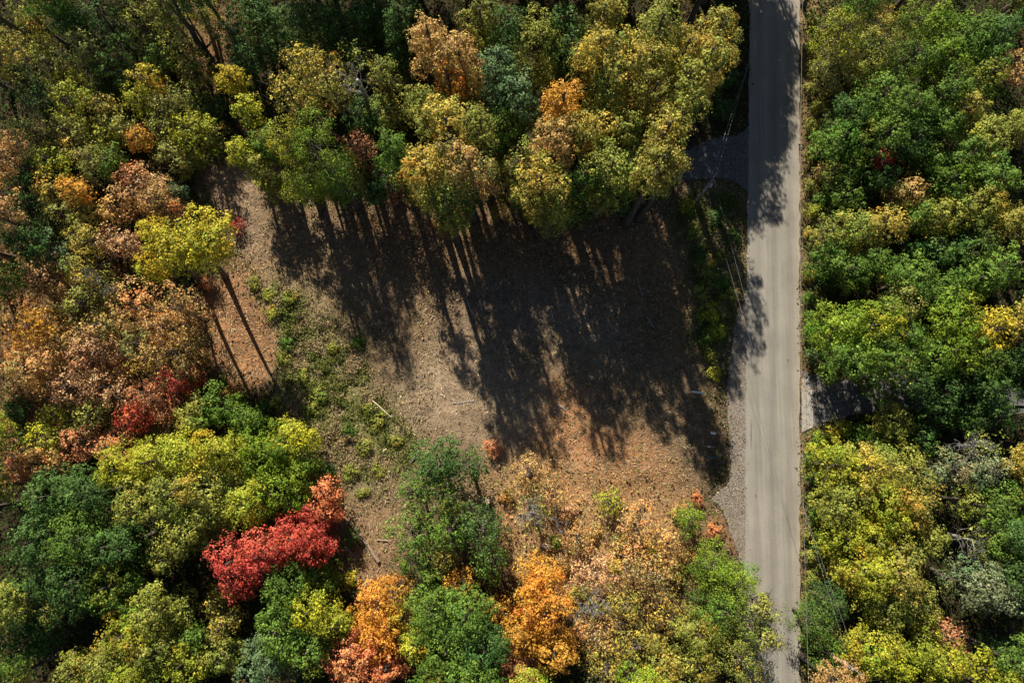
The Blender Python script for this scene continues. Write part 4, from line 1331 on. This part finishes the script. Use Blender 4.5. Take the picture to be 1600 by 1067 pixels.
def stump(x, y, r, h, label):
    p = W(x, y)
    z = gz(p[0], p[1])
    root = empty("tree_stump", (p[0], p[1], z))
    tag(root, label, "stump")
    T = Tubes()
    T.add([(0, 0, -0.2), (0, 0, 0.08), (0.01, 0, h * 0.6), (0.02, 0.01, h)], [r * 1.5, r * 1.25, r, r * 0.97], 11)
    T.build("bark", M_LOG, root)
    T = Tubes()
    T.add([(0.02, 0.01, h - 0.02), (0.02, 0.01, h + 0.02)], [r * 0.9, r * 0.88], 11)
    T.build("cut_top", M_CUT, root, smooth=False)
    for a in (0.4, 2.3, 4.5):
        T = Tubes()
        T.add([(r * math.cos(a), r * math.sin(a), 0.14), (2.1 * r * math.cos(a), 2.1 * r * math.sin(a), -0.05)], [r * 0.4, r * 0.15], 6)
        T.build("root", M_LOG, root)


stump(762, 783, 0.30, 0.75, "pale-topped cut stump on leaf litter beside the dark green tree")
stump(897, 430, 0.22, 0.4, "low cut stump in the shaded part of the clearing")

# roadside boards in the shade of the wood
def board(x, y, size, rz, z, mat, label, name, legs=True):
    p = W(x, y, z)
    root = empty(name, (p[0], p[1], gz(p[0], p[1])))
    tag(root, label, "sign" if "sign" in name else "board")
    bm = bmesh.new()
    vs_ = box_mesh(bm, Vector((0, 0, z)), size, rz)
    bmesh.ops.bevel(bm, geom=bm.edges[:], offset=min(size) * 0.15, segments=1, affect='EDGES')
    me = bpy.data.meshes.new("panel")
    bm.to_mesh(me)
    bm.free()
    link("panel", me, mat, root)
    if legs:
        for s_ in (-1, 1):
            T = Tubes()
            q = Vector((math.cos(rz), math.sin(rz), 0)) * (size[0] * 0.42 * s_)
            T.add([(q.x, q.y, -0.25), (q.x, q.y, z + size[2] * 0.45)], [0.03, 0.03], 6)
            T.build("post", M_STEEL, root)
    return root


board(1090, 613, (1.45, 0.16, 0.9), math.radians(-7), 0.9, M_WHITE, "white board edge-on on two posts in the shaded grass", "sign_board")
board(1115, 677, (0.55, 0.26, 0.5), math.radians(-4), 0.8, M_WHITE, "small white box on posts by the gravel shoulder", "sign_board")
board(1111, 698, (0.95, 0.10, 0.6), math.radians(-3), 0.7, M_CONCRETE, "narrow pale board behind the small white box", "sign_board")
board(1111, 715, (1.3, 0.14, 0.7), math.radians(0), 0.7, M_TEAL, "teal-fronted board standing in the grass by the gravel shoulder", "sign_board")
rng = np.random.default_rng(3)
for x, y, r in ((1075, 699, 0.14), (1266, 668, 0.2), (1084, 432, 0.12), (938, 424, 0.14), (1040, 405, 0.12), (985, 300, 0.13)):
    p = W(x, y)
    bm = bmesh.new()
    bmesh.ops.create_icosphere(bm, subdivisions=2, radius=r)
    for v in bm.verts:
        v.co *= 1 + rng.normal(0, 0.09)
        v.co.z *= 0.65
    me = bpy.data.meshes.new("stone")
    bm.to_mesh(me)
    bm.free()
    o = link("stone", me, M_STONE)
    o.location = (p[0], p[1], gz(p[0], p[1]) + r * 0.3)
    tag(o, "pale field stone at the driveway apron corner" if x > 1200 else "small pale field stone lying in the shaded grass of the clearing", "stone", "field stones")
# tar and skid marks, flat on the road
def mark(x0, y0, x1, y1, w, label):
    a = Vector(W(x0, y0))
    b = Vector(W(x1, y1))
    s_ = Vector((-(b - a).y, (b - a).x, 0)).normalized() * w * 0.5
    bm = bmesh.new()
    top = []
    n = 8
    L_, R_ = [], []
    for i in range(n + 1):
        p = a.lerp(b, i / n)
        e, f = road_edges(p.y)
        u = (p.x - e) / (f - e)
        p.z = 0.085 + 0.06 * (1 - (2 * u - 1) ** 2) + 0.006
        k = math.sin(math.pi * (0.08 + 0.84 * i / n))
        L_.append(bm.verts.new(p - s_ * k))
        R_.append(bm.verts.new(p + s_ * k))
    for i in range(n):
        bm.faces.new((L_[i], R_[i], R_[i + 1], L_[i + 1]))
    me = bpy.data.meshes.new("skid_mark")
    bm.to_mesh(me)
    bm.free()
    o = link("skid_mark", me, M_TAR)
    tag(o, kind='structure')


mark(1173.5, 655, 1173, 703, 0.13, "")
mark(1230, 560, 1230.5, 566, 0.25, "")
mark(1180, 771, 1181, 778, 0.22, "")
mark(1187, 580, 1187, 586, 0.2, "")
